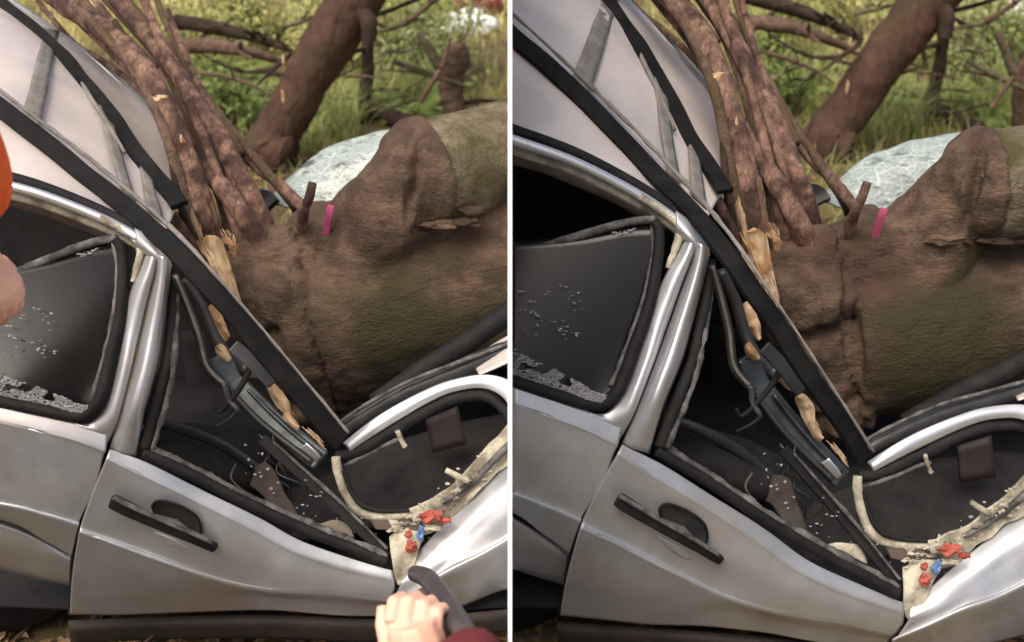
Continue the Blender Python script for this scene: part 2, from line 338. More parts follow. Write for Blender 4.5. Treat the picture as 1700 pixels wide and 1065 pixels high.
# ---------------------------------------------------------------- the wreck of one bay
def make_car(B):
    side = B.side
    base = B.P(1200, 1030, 2.6); base.z = 0
    lab = ('crumpled silver car under the fallen tree in the left view, hand at its wing' if B.left else
           'crumpled silver car under the fallen tree in the right view, nobody beside it')
    car = empty('car', base, lab, 'car', 'crushed silver cars')
    # --- roof
    near = [(760, 190, 2.22), (850, 225, 2.22), (950, 262, 2.22), (1050, 312, 2.22), (1110, 350, 2.22), (1150, 385, 2.22)]
    mid1 = [(790, 60, 2.45), (880, 105, 2.45), (980, 160, 2.45), (1070, 235, 2.44), (1130, 305, 2.40), (1170, 365, 2.30)]
    mid2 = [(840, -60, 2.85), (930, -15, 2.85), (1020, 55, 2.83), (1100, 140, 2.78), (1160, 240, 2.66), (1195, 330, 2.48)]
    far = [(900, -120, 3.3), (980, -50, 3.3), (1060, 22, 3.28), (1130, 95, 3.2), (1182, 165, 3.0), (1215, 300, 2.66)]
    B.roof = [near, mid1, mid2, far]
    roof = sheet(B, 'roof', [near, mid1, mid2, far], M['roofpaint'], car, solid=.006, nu=40, nv=30, wob=.012, wscale=5)
    # far edge lip turned down
    tube(B, 'roof_edge_lip', [(900, -120, 3.3, .012), (980, -50, 3.3, .012), (1060, 22, 3.28, .012), (1130, 95, 3.2, .012), (1182, 165, 3.0, .012), (1213, 298, 2.66, .012)], M['silver'], roof, segs=8)
    # --- header rail over the rear window
    def off(path, dy, Y=0, r=.01): return [(x, y + dy * (1 - .35 * i / (len(path) - 1)), yy + Y, r) for i, (x, y, yy) in enumerate(path)]
    T = TumBay(B)
    hp = [(760, 182, 2.12), (850, 215, 2.12), (950, 252, 2.12), (1040, 298, 2.12), (1100, 336, 2.115), (1143, 372, 2.10), (1160, 400, 2.09)]
    tube(T, 'roof_seal', off(hp, 0, .015, .013), M['rubber'], car, segs=10)
    tube(T, 'drip_rail', off(hp, 17, -.012, .011), M['bright'], car, segs=12)
    tube(T, 'drip_channel', off(hp[:-1], 34, .0, .012), M['cream'], car, segs=10, jit=.1)
    tube(T, 'headliner_edge', off(hp[:-2] + [(1085, 335, 2.12)], 50, .03, .014), M['headliner'], car, segs=10, jit=.15)
    # --- rear door: skin
    RD = lambda *a: list(a)
    r0 = [(740, 606, 1.965), (850, 642, 1.965), (940, 672, 1.965), (990, 690, 1.965), (1032, 707, 1.966)]
    r1 = [(738, 630, 1.947), (850, 667, 1.947), (940, 698, 1.947), (985, 716, 1.947), (1026, 736, 1.948)]
    r2 = [(736, 640, 1.944), (850, 676, 1.944), (938, 708, 1.944), (980, 726, 1.944), (1020, 748, 1.945)]
    r3 = [(730, 710, 1.928), (850, 745, 1.928), (925, 770, 1.928), (965, 786, 1.928), (1000, 800, 1.93)]
    r4 = [(730, 776, 1.920), (850, 808, 1.920), (910, 830, 1.920), (940, 842, 1.921), (968, 853, 1.922)]
    r5 = [(730, 785, 1.913), (850, 818, 1.913), (908, 840, 1.913), (938, 852, 1.914), (964, 864, 1.915)]
    r6 = [(730, 792, 1.915), (850, 824, 1.915), (906, 848, 1.915), (935, 862, 1.916), (960, 875, 1.917)]
    r7 = [(730, 800, 1.93), (850, 848, 1.93), (900, 884, 1.93), (925, 902, 1.93), (945, 918, 1.93)]
    rd = sheet(B, 'rear_door', [r0, r1, r2, r3, r4, r5, r6, r7], M['silver'], car, solid=.006, nu=30, nv=57)
    # lower body behind the rear door, wheel arch and wheel
    sheet(B, 'body_sill', [[(730, 815, 1.965), (850, 858, 1.965), (950, 924, 1.965)], [(730, 850, 1.96), (850, 893, 1.96), (948, 932, 1.96)], [(730, 880, 1.985), (850, 932, 1.985), (944, 962, 1.985)], [(730, 890, 2.02), (850, 942, 2.02), (944, 972, 2.02)]], M['silver'], car, solid=.004)
    T = TumBay(B)
    # --- window frame strip of the rear door (pillar side)
    sL = [(1142, 388, 2.085), (1131, 412, 2.075), (1110, 448, 2.06), (1084, 508, 2.04), (1065, 575, 2.015), (1043, 635, 1.99), (1018, 676, 1.975), (990, 688, 1.97), (940, 672, 1.968)]
    sM = [(1150, 398, 2.07), (1140, 425, 2.06), (1120, 468, 2.045), (1098, 528, 2.025), (1078, 588, 2.0), (1057, 645, 1.978), (1040, 686, 1.965), (1020, 700, 1.963), (985, 690, 1.963)]
    sR = [(1156, 400, 2.075), (1146, 430, 2.065), (1128, 476, 2.05), (1106, 538, 2.03), (1087, 592, 2.005), (1067, 645, 1.983), (1049, 690, 1.968), (1036, 716, 1.966), (1028, 728, 1.966)]
    sheet(T, 'rear_door_frame', [sL, sM, sR], M['silver'], car, solid=.006, nu=36, nv=9)
    pL = [(1150, 396, 2.09), (1150, 430, 2.075), (1133, 476, 2.06), (1111, 538, 2.04), (1091, 592, 2.015), (1071, 645, 1.992), (1053, 690, 1.976), (1033, 738, 1.966)]
    pM = [(1166, 405, 2.06), (1160, 440, 2.05), (1148, 485, 2.035), (1130, 540, 2.015), (1113, 592, 1.993), (1095, 640, 1.973), (1078, 688, 1.96), (1055, 745, 1.955)]
    pR = [(1176, 418, 2.08), (1172, 445, 2.07), (1160, 490, 2.055), (1147, 540, 2.035), (1134, 588, 2.01), (1116, 635, 1.99), (1099, 676, 1.975), (1077, 752, 1.962)]
    sheet(T, 'door_pillar', [pL, pM, pR], M['silver'], car, solid=.006, nu=36, nv=9)
    tube(T, 'pillar_groove', [(x - 1, y, Y + .012, .008) for x, y, Y in pL], M['rubber'], car, segs=8)
    sheet(T, 'pillar_cap', [[(1122, 350, 2.10), (1150, 372, 2.09), (1172, 400, 2.085), (1177, 424, 2.08)], [(1122, 372, 2.085), (1142, 388, 2.07), (1160, 408, 2.065), (1172, 428, 2.07)], [(1120, 392, 2.09), (1135, 398, 2.08), (1148, 415, 2.075), (1160, 432, 2.08)]], M['silver'], car, solid=.005, nu=16, nv=9)
    # --- pillar seal with frayed edge
    tube(T, 'pillar_seal', [(1180, 430, 2.085, .010), (1174, 490, 2.065, .012), (1162, 545, 2.045, .013), (1151, 595, 2.02, .014), (1132, 645, 2.0, .015), (1115, 690, 1.985, .015), (1096, 742, 1.97, .014)], M['rubber'], car, segs=10, jit=.15)
    tube(T, 'frayed_trim', [(1184, 470, 2.07, .004), (1174, 530, 2.05, .006), (1163, 590, 2.02, .007), (1152, 635, 2.0, .006), (1130, 690, 1.98, .006), (1108, 742, 1.965, .006)], M['dusty'], car, n=50, segs=8, jit=.5, jscale=45)
    # --- cream bead inside the header corner
    tube(T, 'sealant_bead', [(1062, 326, 2.10, .007), (1100, 350, 2.10, .009), (1125, 370, 2.095, .010), (1128, 390, 2.085, .009), (1118, 420, 2.07, .008), (1108, 445, 2.06, .006)], M['cream'], car, n=40, segs=8, jit=.3, jscale=30)
    # --- rear window: glass, seals, crumbs
    gl = sheet(T, 'rear_window_glass', [[(740, 402, 2.10), (850, 400, 2.10), (960, 390, 2.10), (1040, 375, 2.10), (1092, 372, 2.095)], [(740, 520, 2.04), (850, 525, 2.04), (960, 530, 2.04), (1030, 535, 2.04), (1078, 540, 2.04)], [(740, 620, 1.985), (850, 640, 1.985), (930, 665, 1.985), (970, 676, 1.985), (1010, 668, 1.985)]], M['tint'], car, solid=.004, nu=20, nv=12)
    tube(T, 'window_seal', [(1085, 366, 2.085, .009), (1094, 385, 2.08, .011), (1092, 430, 2.065, .012), (1078, 505, 2.035, .013), (1052, 580, 2.005, .014), (1030, 640, 1.98, .014), (1010, 664, 1.972, .014), (985, 672, 1.97, .013), (940, 660, 1.968, .012), (850, 631, 1.968, .012), (740, 594, 1.968, .012)], M['rubber'], car, n=70, segs=10)
    tube(T, 'inner_seal', [(1082, 372, 2.09, .004), (1083, 430, 2.07, .006), (1066, 505, 2.04, .006), (1040, 580, 2.01, .006), (1014, 640, 1.985, .006)], M['dusty'], car, n=40, segs=8, jit=.4, jscale=30)
    tube(T, 'window_top_seal', [(740, 406, 2.10, .008), (850, 408, 2.10, .008), (920, 402, 2.10, .009), (985, 384, 2.10, .010), (1040, 369, 2.10, .010), (1088, 364, 2.095, .009)], M['dusty'], car, n=40, segs=8, jit=.2, jscale=20)
    bm = bmesh.new()
    rnd = random.Random(3)
    def flake(px, py, s):
        t = (py - 400) / 240; Y = 2.095 - .11 * t - .008
        c = T.P(px, py, Y); n_ = rnd.randint(4, 6)
        vs_ = []
        a0 = rnd.random() * 6
        for k in range(n_):
            an = a0 + k * 6.283 / n_; rr = s * rnd.uniform(.5, 1.2)
            vs_.append(bm.verts.new(c + Vector((math.cos(an) * rr * 1.5, -rnd.uniform(0, .003), math.sin(an) * rr * .7))))
        bm.faces.new(vs_)
    for _ in range(3200):
        x = rnd.uniform(740, 1005); q = (x - 850) / 150
        top = 578 + max(0, q) * 75 + 10 * noise.noise(Vector((x * .03, 0, 0)))
        bot = 628 + (x - 850) * .27
        y = rnd.uniform(top, bot)
        if noise.noise(Vector((x * .03, y * .05, 2))) < -.12 and y < bot - 12: continue
        flake(x, min(y, bot), rnd.uniform(.001, .0036))
    for _ in range(26):
        cx_, cy_ = rnd.uniform(860, 960), rnd.uniform(470, 560)
        for k in range(rnd.randint(1, 5)): flake(cx_ + rnd.gauss(0, 5), cy_ + rnd.gauss(0, 2.5), rnd.uniform(.001, .0035))
    for _ in range(40):
        x = rnd.uniform(1015, 1080); flake(x, 388 + rnd.uniform(-3, 5) - (x - 1015) * .18, rnd.uniform(.001, .004))
    o = build('glass_crumbs', bm, M['chip'], gl, T, smooth=False, recalc=False); o['kind'] = 'stuff'
    # --- front door skin
    d0 = [(1032, 737, 1.957), (1093, 766, 1.957), (1165, 812, 1.957), (1270, 879, 1.957), (1342, 930, 1.957), (1420, 968, 1.955), (1500, 1000, 1.95)]
    d1 = [(1026, 750, 1.940), (1085, 786, 1.940), (1160, 832, 1.940), (1262, 899, 1.940), (1330, 946, 1.940), (1410, 984, 1.940), (1500, 1014, 1.94)]
    d2 = [(1022, 757, 1.936), (1080, 794, 1.936), (1156, 842, 1.936), (1258, 908, 1.936), (1326, 955, 1.937), (1408, 993, 1.938), (1500, 1022, 1.938)]
    d3 = [(992, 810, 1.922), (1056, 846, 1.922), (1135, 888, 1.922), (1240, 944, 1.924), (1310, 980, 1.928), (1400, 1008, 1.934), (1498, 1034, 1.936)]
    d4 = [(968, 862, 1.914), (1035, 895, 1.914), (1110, 933, 1.914), (1215, 984, 1.918), (1290, 1008, 1.926), (1390, 1022, 1.933), (1492, 1044, 1.936)]
    d5 = [(964, 874, 1.906), (1030, 906, 1.906), (1105, 943, 1.906), (1210, 991, 1.914), (1286, 1013, 1.925), (1386, 1028, 1.934), (1488, 1050, 1.937)]
    d6 = [(961, 882, 1.907), (1027, 913, 1.907), (1102, 950, 1.908), (1206, 996, 1.916), (1284, 1018, 1.928), (1384, 1034, 1.938), (1484, 1055, 1.94)]
    d7 = [(940, 960, 1.925), (1010, 975, 1.925), (1090, 992, 1.928), (1195, 1012, 1.938), (1278, 1026, 1.95), (1380, 1046, 1.96), (1478, 1062, 1.96)]
    d8 = [(930, 1020, 1.955), (1000, 1026, 1.955), (1080, 1033, 1.958), (1190, 1040, 1.965), (1275, 1048, 1.97), (1375, 1066, 1.975), (1470, 1078, 1.975)]
    fd = sheet(B, 'front_door', [d0, d1, d2, d3, d4, d5, d6, d7, d8], M['silver'], car, solid=.006, nu=60, nv=65, wob=.004, wscale=7)
    # black tube behind the door gap, put in as the shut line's shadow
    tube(B, 'shut_line_shadow', [(1029, 738, 1.975, .006), (1006, 774, 1.962, .006), (985, 825, 1.945, .006), (967, 868, 1.935, .006), (948, 919, 1.945, .006), (937, 980, 1.96, .006), (930, 1020, 1.975, .006)], M['rubber'], car, segs=6)
    # handle
    hroot = bar(B, 'door_handle', [(1024, 827, 1.905), (1060, 850, 1.892), (1110, 880, 1.886), (1160, 908, 1.89), (1197, 930, 1.905)], [.030, .031, .032, .032, .031, .030, .029, .028, .027, .026, .025, .025, .024, .024, .024, .023, .023, .022, .022, .021, .02], .016, (0, -1, .15), M['rubber'], fd, bevel=.005)
    bar(B, 'handle_top_face', [(1028, 822, 1.892), (1060, 842, 1.881), (1110, 871, 1.876), (1160, 900, 1.88), (1192, 920, 1.893)], .011, .004, (0, -.3, 1), M['dusty'], hroot, bevel=.001, wob=.002)
    rec_c = [(1098, 858), (1095, 845), (1102, 837), (1115, 837), (1140, 847), (1162, 862), (1172, 876), (1174, 896), (1166, 904)]
    bm = bmesh.new()
    rim = cr([(x, y, 1.9165) for x, y in rec_c], 40)
    cpx = (1135, 872)
    rows = []
    for f, dY in ((1.0, -.003), (.93, .0), (.86, .003), (.55, .004), (.05, .004)):
        rows.append([B.P(cpx[0] + (q[0] - cpx[0]) * f, cpx[1] + (q[1] - cpx[1]) * f, q[2] - .0015 + dY) for q in rim])
    add_grid(bm, rows)
    build('handle_recess', bm, M['plastic'], fd, B)
    tube(B, 'recess_rim', [(x, y, 1.913, .0032) for x, y in rec_c], M['rubber'], fd, n=40, segs=6)
    sheet(B, 'handle_scrape', [[(1094, 890, 1.9155), (1112, 898, 1.9152), (1130, 908, 1.915), (1148, 924, 1.9148)], [(1094, 894, 1.9145), (1108, 908, 1.914), (1126, 922, 1.914), (1146, 930, 1.9145)]], M['bright'], fd, solid=.001, nu=12, nv=4)
    # sill seals
    tube(B, 'belt_seal', [(1090, 748, 1.962, .012), (1165, 792, 1.962, .013), (1270, 862, 1.962, .013), (1378, 925, 1.962, .013), (1440, 957, 1.958, .013), (1490, 985, 1.95, .014)], M['rubber'], fd, n=50, segs=10)
    tube(B, 'frayed_belt_seal', [(1096, 736, 1.972, .008), (1165, 780, 1.972, .009), (1270, 849, 1.972, .009), (1378, 912, 1.972, .009), (1440, 945, 1.966, .008), (1492, 975, 1.955, .007)], M['dusty'], fd, n=120, segs=8, jit=.55, jscale=40)
    # rocker
    sheet(B, 'rocker_panel', [[(925, 1032, 2.0), (1080, 1042, 2.0), (1275, 1058, 2.01), (1470, 1085, 2.0), (1700, 1090, 2.0), (1800, 1080, 2.0)], [(925, 1048, 1.985), (1080, 1056, 1.985), (1275, 1072, 1.99), (1470, 1100, 1.99), (1700, 1105, 1.99), (1800, 1100, 1.99)], [(925, 1072, 2.02), (1080, 1080, 2.02), (1275, 1098, 2.02), (1470, 1125, 2.02), (1700, 1125, 2.02), (1800, 1120, 2.02)]], M['darkbrown'], car, nu=30)
    # --- front wing (bright folded top, side, lower)
    w0 = [(1512, 1002, 1.955), (1556, 966, 1.985), (1600, 928, 2.02), (1650, 888, 2.05), (1705, 846, 2.08), (1800, 780, 2.12)]
    w1 = [(1508, 1022, 1.935), (1558, 990, 1.955), (1606, 955, 1.985), (1655, 918, 2.01), (1708, 880, 2.035), (1802, 815, 2.07)]
    w2 = [(1508, 1030, 1.930), (1562, 1006, 1.94), (1612, 978, 1.965), (1660, 946, 1.99), (1712, 912, 2.01), (1805, 850, 2.045)]
    w3 = [(1490, 1056, 1.926), (1545, 1030, 1.928), (1605, 1002, 1.945), (1660, 982, 1.965), (1715, 955, 1.985), (1806, 905, 2.01)]
    w4 = [(1482, 1062, 1.924), (1540, 1040, 1.920), (1604, 1012, 1.932), (1660, 990, 1.952), (1716, 964, 1.972), (1806, 916, 1.998)]
    w5 = [(1480, 1070, 1.94), (1545, 1060, 1.955), (1606, 1040, 1.965), (1662, 1022, 1.985), (1718, 1000, 2.0), (1808, 960, 2.03)]
    w6 = [(1478, 1085, 1.97), (1545, 1085, 1.99), (1610, 1075, 2.0), (1665, 1060, 2.02), (1720, 1045, 2.04), (1810, 1010, 2.07)]
    sheet(B, 'front_wing', [w0, w1, w2, w3, w4, w5, w6], M['silver'], car, solid=.006, nu=36, nv=43, wob=.003, wscale=8)
    # torn cream edge and cowl
    sheet(B, 'torn_wing_edge', [[(1500, 942, 1.99), (1500, 985, 1.95), (1504, 1020, 1.935), (1514, 1030, 1.93)], [(1524, 932, 2.0), (1520, 965, 1.965), (1520, 1000, 1.95), (1522, 1022, 1.937)], [(1560, 930, 2.01), (1556, 955, 1.985), (1545, 978, 1.965), (1530, 1008, 1.944)]], M['cream'], car, solid=.006, nu=16, nv=12, wob=.01, wscale=30)
    sheet(B, 'cowl_edge', [[(1500, 905, 2.02), (1560, 890, 2.04), (1620, 860, 2.06), (1680, 808, 2.09), (1740, 750, 2.12), (1800, 690, 2.15)], [(1510, 925, 2.01), (1570, 912, 2.03), (1630, 880, 2.05), (1690, 832, 2.08), (1750, 775, 2.11), (1805, 715, 2.14)], [(1530, 955, 1.99), (1590, 932, 2.02), (1650, 888, 2.04), (1706, 846, 2.07), (1760, 805, 2.10), (1810, 760, 2.13)]], M['cream'], car, solid=.006, nu=40, nv=14, wob=.012, wscale=22)
    tube(B, 'cowl_seal', [(1600, 890, 2.03, .006), (1650, 862, 2.045, .007), (1690, 830, 2.06, .008), (1740, 788, 2.09, .009), (1800, 730, 2.12, .009)], M['dusty'], car, n=40, segs=8, jit=.3, jscale=30)
    tube(B, 'cowl_peg', [(1612, 833, 2.02, .006), (1630, 845, 2.02, .007), (1648, 856, 2.03, .007)], M['cream'], car, n=8, segs=10)
    # scraps in the torn corner
    for nm, c, s, mt, sd_ in (('red_scrap', (1577, 912, 1.985), (.024, .012, .012), 'redscrap', 1), ('red_scrap', (1600, 922, 1.99), (.012, .010, .008), 'redscrap', 2), ('red_scrap', (1536, 962, 1.955), (.013, .010, .016), 'redscrap', 3), ('red_scrap', (1534, 940, 1.97), (.008, .006, .008), 'redscrap', 4), ('blue_scrap', (1554, 943, 1.965), (.009, .008, .018), 'bluescrap', 5), ('cream_scrap', (1556, 910, 1.99), (.014, .010, .012), 'cream', 6), ('cream_scrap', (1578, 932, 1.985), (.020, .008, .007), 'cream', 7)):
        bm = bmesh.new(); add_blob(bm, B.P(*c), 1, 2, s, .9, 7, sd_ * 3.3); build(nm, bm, M[mt], car, B, smooth=False)
    bm = bmesh.new(); rn = random.Random(21)
    def crumb(px, py, Y, sz):
        c = B.P(px, py, Y); add_blob(bm, c, sz, 1, (rn.uniform(.6, 1.6), rn.uniform(.5, 1), rn.uniform(.4, 1.1)), .9, 9, px + py)
    for _ in range(150):
        t_ = rn.random(); x = 1500 + 190 * t_; y = 935 - 120 * t_ ** 1.5 + rn.gauss(0, 12); crumb(x, y, 2.0 + .07 * t_ - .012, rn.uniform(.002, .006))
    o = build('paint_crumbs', bm, M['cream'], car, B, smooth=False); o['kind'] = 'stuff'
    bm = bmesh.new()
    for _ in range(45):
        x = rn.uniform(1260, 1480); y = 800 + (x - 1260) * .6 + rn.gauss(0, 22); crumb(x, y, 2.06 - (x - 1260) * .0003, rn.uniform(.001, .0035))
    o = build('glass_debris', bm, M['chip'], car, B, smooth=False); o['kind'] = 'stuff'
    for q in range(5):
        x0_, y0_ = rn.uniform(1240, 1340), rn.uniform(690, 800)
        tube(B, 'torn_wire', [(x0_, y0_, 2.12, .0025), (x0_ + rn.uniform(-30, 30), y0_ + 25, 2.09, .0025), (x0_ + rn.uniform(-20, 50), y0_ + 55, 2.08, .002), (x0_ + rn.uniform(0, 60), y0_ + 80, 2.1, .002)], M['dusty' if q % 2 else 'plastic'], car, segs=6)
    # --- hoop: bent windscreen pillar and its frame
    tube(B, 'bonnet_edge', [(1428, 752, 2.20, .016), (1470, 728, 2.22, .022), (1555, 690, 2.26, .024), (1645, 662, 2.30, .024), (1720, 640, 2.33, .024), (1820, 610, 2.36, .024)], M['plastic'], car, n=40, segs=12, jit=.12, jscale=16)
    tube(B, 'bonnet_edge_lip', [(1426, 738, 2.19, .004), (1470, 712, 2.20, .005), (1555, 674, 2.24, .005), (1645, 648, 2.28, .005), (1720, 628, 2.31, .005), (1820, 598, 2.34, .005)], M['dusty'], car, n=50, segs=8, jit=.3, jscale=30)
    sheet(B, 'windscreen_pillar', [[(1440, 768, 2.12), (1485, 738, 2.13), (1530, 714, 2.15), (1590, 690, 2.17), (1640, 676, 2.18), (1700, 672, 2.18), (1745, 690, 2.16), (1770, 730, 2.13)], [(1446, 774, 2.107), (1490, 748, 2.117), (1535, 725, 2.137), (1592, 700, 2.157), (1640, 686, 2.167), (1697, 684, 2.167), (1735, 702, 2.147), (1755, 738, 2.12)], [(1450, 782, 2.105), (1495, 758, 2.115), (1540, 736, 2.135), (1594, 711, 2.155), (1640, 696, 2.165), (1690, 694, 2.165), (1724, 712, 2.145), (1742, 745, 2.12)]], M['bright'], car, solid=.006, nu=50, nv=9)
    tube(B, 'pillar_inner_seal', [(1425, 790, 2.11, .013), (1460, 785, 2.11, .015), (1500, 768, 2.12, .016), (1550, 744, 2.14, .016), (1610, 718, 2.16, .015), (1660, 706, 2.17, .014), (1700, 712, 2.165, .013), (1728, 740, 2.14, .012), (1735, 770, 2.12, .012)], M['rubber'], car, n=60, segs=10, jit=.2, jscale=25)
    tube(B, 'dusty_inner_trim', [(1432, 808, 2.10, .004), (1470, 795, 2.10, .006), (1520, 775, 2.115, .006), (1545, 768, 2.12, .005)], M['dusty'], car, n=24, segs=8, jit=.4, jscale=40)
    tube(B, 'frame_post', [(1424, 790, 2.09, .010), (1424, 815, 2.08, .011), (1433, 855, 2.06, .011), (1450, 888, 2.04, .011), (1485, 903, 2.03, .010), (1540, 905, 2.02, .009)], M['cream'], car, n=40, segs=10, jit=.15, jscale=30)
    tube(B, 'post_gasket', [(1434, 815, 2.075, .005), (1444, 855, 2.055, .006), (1462, 882, 2.035, .006), (1495, 894, 2.025, .005), (1540, 898, 2.015, .004)], M['rubber'], car, n=30, segs=8)
    # dark steel channel lying across the opening
    cn = Vector((.3, -1, .5))
    bar(B, 'bent_channel', [(1238, 590, 2.20), (1262, 640, 2.18), (1300, 690, 2.15), (1345, 740, 2.12), (1398, 796, 2.085)], .052, .02, cn, M['steel'], car, bevel=.006)
    tube(B, 'channel_ridge', [(1256, 655, 2.155, .006), (1290, 702, 2.13, .007), (1330, 745, 2.105, .007), (1382, 795, 2.075, .007)], M['plastic'], car, segs=8)
    tube(B, 'channel_ridge', [(1285, 655, 2.155, .005), (1320, 700, 2.13, .006), (1355, 740, 2.105, .006), (1398, 784, 2.08, .006)], M['steel'], car, segs=8)
    sheet(B, 'glint_patch', [[(1362, 768, 2.082), (1376, 782, 2.075), (1390, 796, 2.07)], [(1376, 760, 2.078), (1388, 774, 2.07), (1398, 788, 2.066)]], M['bright'], car, solid=.001, nu=8, nv=5)  # bright sheet laid on as the light glint at the channel end
    bar(B, 'sagging_trim', [(1300, 745, 2.09), (1368, 822, 2.05), (1410, 872, 2.02), (1450, 920, 1.99), (1490, 966, 1.965)], .026, .012, cn, M['rubber'], car, bevel=.003)
    tube(B, 'sagging_trim_edge', [(1318, 752, 2.07, .003), (1378, 820, 2.035, .004), (1420, 868, 2.005, .004), (1460, 918, 1.975, .003), (1494, 962, 1.952, .003)], M['dusty'], car, n=40, segs=8, jit=.4, jscale=30)
    # interior pillar trim, belt and cables
    tube(B, 'inner_trim', [(1182, 440, 2.11, .007), (1196, 490, 2.13, .009), (1210, 550, 2.14, .010), (1217, 605, 2.14, .010), (1232, 628, 2.14, .010), (1252, 648, 2.13, .009)], M['plastic'], car, segs=10)
    tube(B, 'inner_trim_highlight', [(1184, 442, 2.10, .003), (1197, 490, 2.118, .004), (1211, 550, 2.128, .004), (1219, 607, 2.128, .004), (1246, 642, 2.12, .004)], M['greystrap'], car, segs=6)  # paler tube laid along the trim as its silver highlight
    tube(B, 'inner_roof_bow', [(1196, 450, 2.30, .012), (1220, 500, 2.30, .014), (1238, 560, 2.28, .016), (1262, 600, 2.24, .016), (1290, 620, 2.18, .014)], M['plastic'], car, segs=10, jit=.1)
    tube(B, 'dangling_cable', [(1290, 590, 2.12, .007), (1296, 610, 2.10, .007), (1280, 640, 2.08, .007), (1255, 670, 2.07, .006), (1232, 690, 2.07, .005), (1222, 678, 2.07, .004)], M['rubber'], car, segs=8)
    tube(B, 'dangling_cable', [(1246, 640, 2.08, .008), (1250, 670, 2.07, .007), (1262, 690, 2.06, .005), (1245, 705, 2.07, .003), (1222, 715, 2.08, .002)], M['plastic'], car, segs=8, jit=.4, jscale=40)
    tube(B, 'seat_belt', [(1100, 690, 2.35, .010), (1160, 712, 2.33, .014), (1230, 750, 2.32, .014), (1290, 800, 2.3, .012)], M['plastic'], car, segs=8, flat=.3, normal=Vector((0, -1, .3)))
    # interior volume
    I = M['black']
    sheet(B, 'cabin_far_side', [[(800, 150, 3.2), (1200, 330, 3.1)], [(800, 400, 3.25), (1500, 620, 3.15)], [(760, 720, 3.2), (1800, 800, 3.1)]], I, car, nu=16)
    bm = bmesh.new()
    fx = [B.P(x, 850, 2.5).x for x in range(560, 1961, 100)]
    add_grid(bm, [[V3((x, y, .17 + .012 * noise.noise(V3((x * 6, y * 6, 0))))) for x in fx] for y in (2.03, 2.2, 2.4, 2.6, 2.8, 3.0, 3.16)])
    build('cabin_floor', bm, I, car, B, solid=.01)
    sheet(B, 'bulkhead', [[(1180, 540, 3.12), (1500, 560, 3.14), (1900, 540, 3.16)], [(1180, 700, 3.12), (1500, 720, 3.12), (1900, 700, 3.12)], [(1180, 850, 3.1), (1500, 850, 3.08), (1900, 840, 3.06)]], I, car, nu=16)
    bm = bmesh.new()
    pts = [B.P(1075, 440, 2.5), B.P(1070, 520, 2.45), B.P(1055, 600, 2.4), B.P(1045, 690, 2.35)]
    add_tube(bm, pts, [.05, .13, .17, .18], 16, .5, Vector((1, 0, .2)))
    build('front_seat_back', bm, M['seat'], car, B)
    bm = bmesh.new()
    pts = [B.P(1090, 740, 2.42), B.P(1160, 755, 2.42), B.P(1240, 780, 2.42), B.P(1300, 800, 2.4)]
    add_tube(bm, pts, [.12, .16, .16, .12], 16, .45, Vector((0, .3, 1)))
    build('front_seat_cushion', bm, M['seat'], car, B)
    bm = bmesh.new(); add_tube(bm, [B.P(1060, 405, 2.5), B.P(1066, 450, 2.48)], [.06, .07], 14, .5, Vector((1, 0, .2))); build('headrest', bm, M['seat'], car, B)
    sheet(B, 'dashboard', [[(1330, 850, 2.4), (1450, 800, 2.45), (1600, 760, 2.5), (1800, 740, 2.5)], [(1330, 880, 2.3), (1450, 850, 2.32), (1600, 820, 2.35), (1800, 790, 2.38)], [(1330, 930, 2.2), (1450, 930, 2.2), (1600, 900, 2.22), (1800, 860, 2.25)]], M['seat'], car, solid=.01, nu=20, wob=.02)
    sheet(B, 'reflection_quad', [[(1588, 740, 2.33), (1645, 722, 2.33)], [(1594, 800, 2.30), (1652, 790, 2.30)]], M['maroon'], car, solid=.012, nu=6, nv=5)  # coloured quad standing in for a maroon reflection in the dark opening
    sheet(B, 'torn_lining', [[(1284, 790, 2.10), (1310, 800, 2.08), (1330, 850, 2.05), (1345, 890, 2.02)], [(1270, 830, 2.08), (1292, 850, 2.05), (1310, 880, 2.02), (1330, 905, 2.0)]], M['darkbrown'], car, nu=14, nv=8, wob=.015, wscale=20)
    sheet(B, 'cream_bracket', [[(1352, 908, 2.03), (1400, 902, 2.02), (1432, 908, 2.02)], [(1368, 922, 2.015), (1405, 924, 2.005), (1440, 935, 2.0)]], M['cream'], car, nu=12, nv=6, wob=.008, wscale=25)
    sheet(B, 'cream_bracket', [[(1470, 905, 2.03), (1520, 908, 2.02), (1560, 915, 2.02)], [(1478, 925, 2.01), (1520, 935, 2.0), (1556, 940, 2.0)]], M['headliner'], car, nu=12, nv=6, wob=.008, wscale=25)
    for c in ((1297, 772), (1303, 800), (1290, 812), (1272, 780)):
        bm = bmesh.new(); add_blob(bm, B.P(c[0], c[1], 2.06), .0035, 1, (1, 1, 1.2), .6, 9, c[0]); build('glass_shard', bm, M['chip'], car, B, smooth=False)
    tube(B, 'mirror_clip', [(1536, 755, 2.09, .006), (1540, 770, 2.09, .004), (1546, 784, 2.09, .006)], M['cream'], car, n=10, segs=8, jit=.5, jscale=50)
    sheet(B, 'bonnet_panel', [[(1680, 640, 2.36), (1740, 610, 2.36), (1840, 570, 2.38)], [(1690, 668, 2.26), (1750, 650, 2.27), (1850, 620, 2.28)]], M['roofpaint'], car, nu=14, nv=6, wob=.01)
    tube(B, 'bonnet_shadow_hose', [(1500, 700, 2.36, .02), (1590, 655, 2.40, .028), (1660, 620, 2.42, .03), (1740, 575, 2.44, .03), (1830, 530, 2.46, .03)], M['rubber'], car, segs=12, jit=.1)  # dark hose, kept black to paint in the shadowed void around it too
    # rear wheel in the arch
    wc = B.P(820, 1010, 2.2); wz = max(wc.z, .27)
    wc = Vector((wc.x, 2.2, .27))
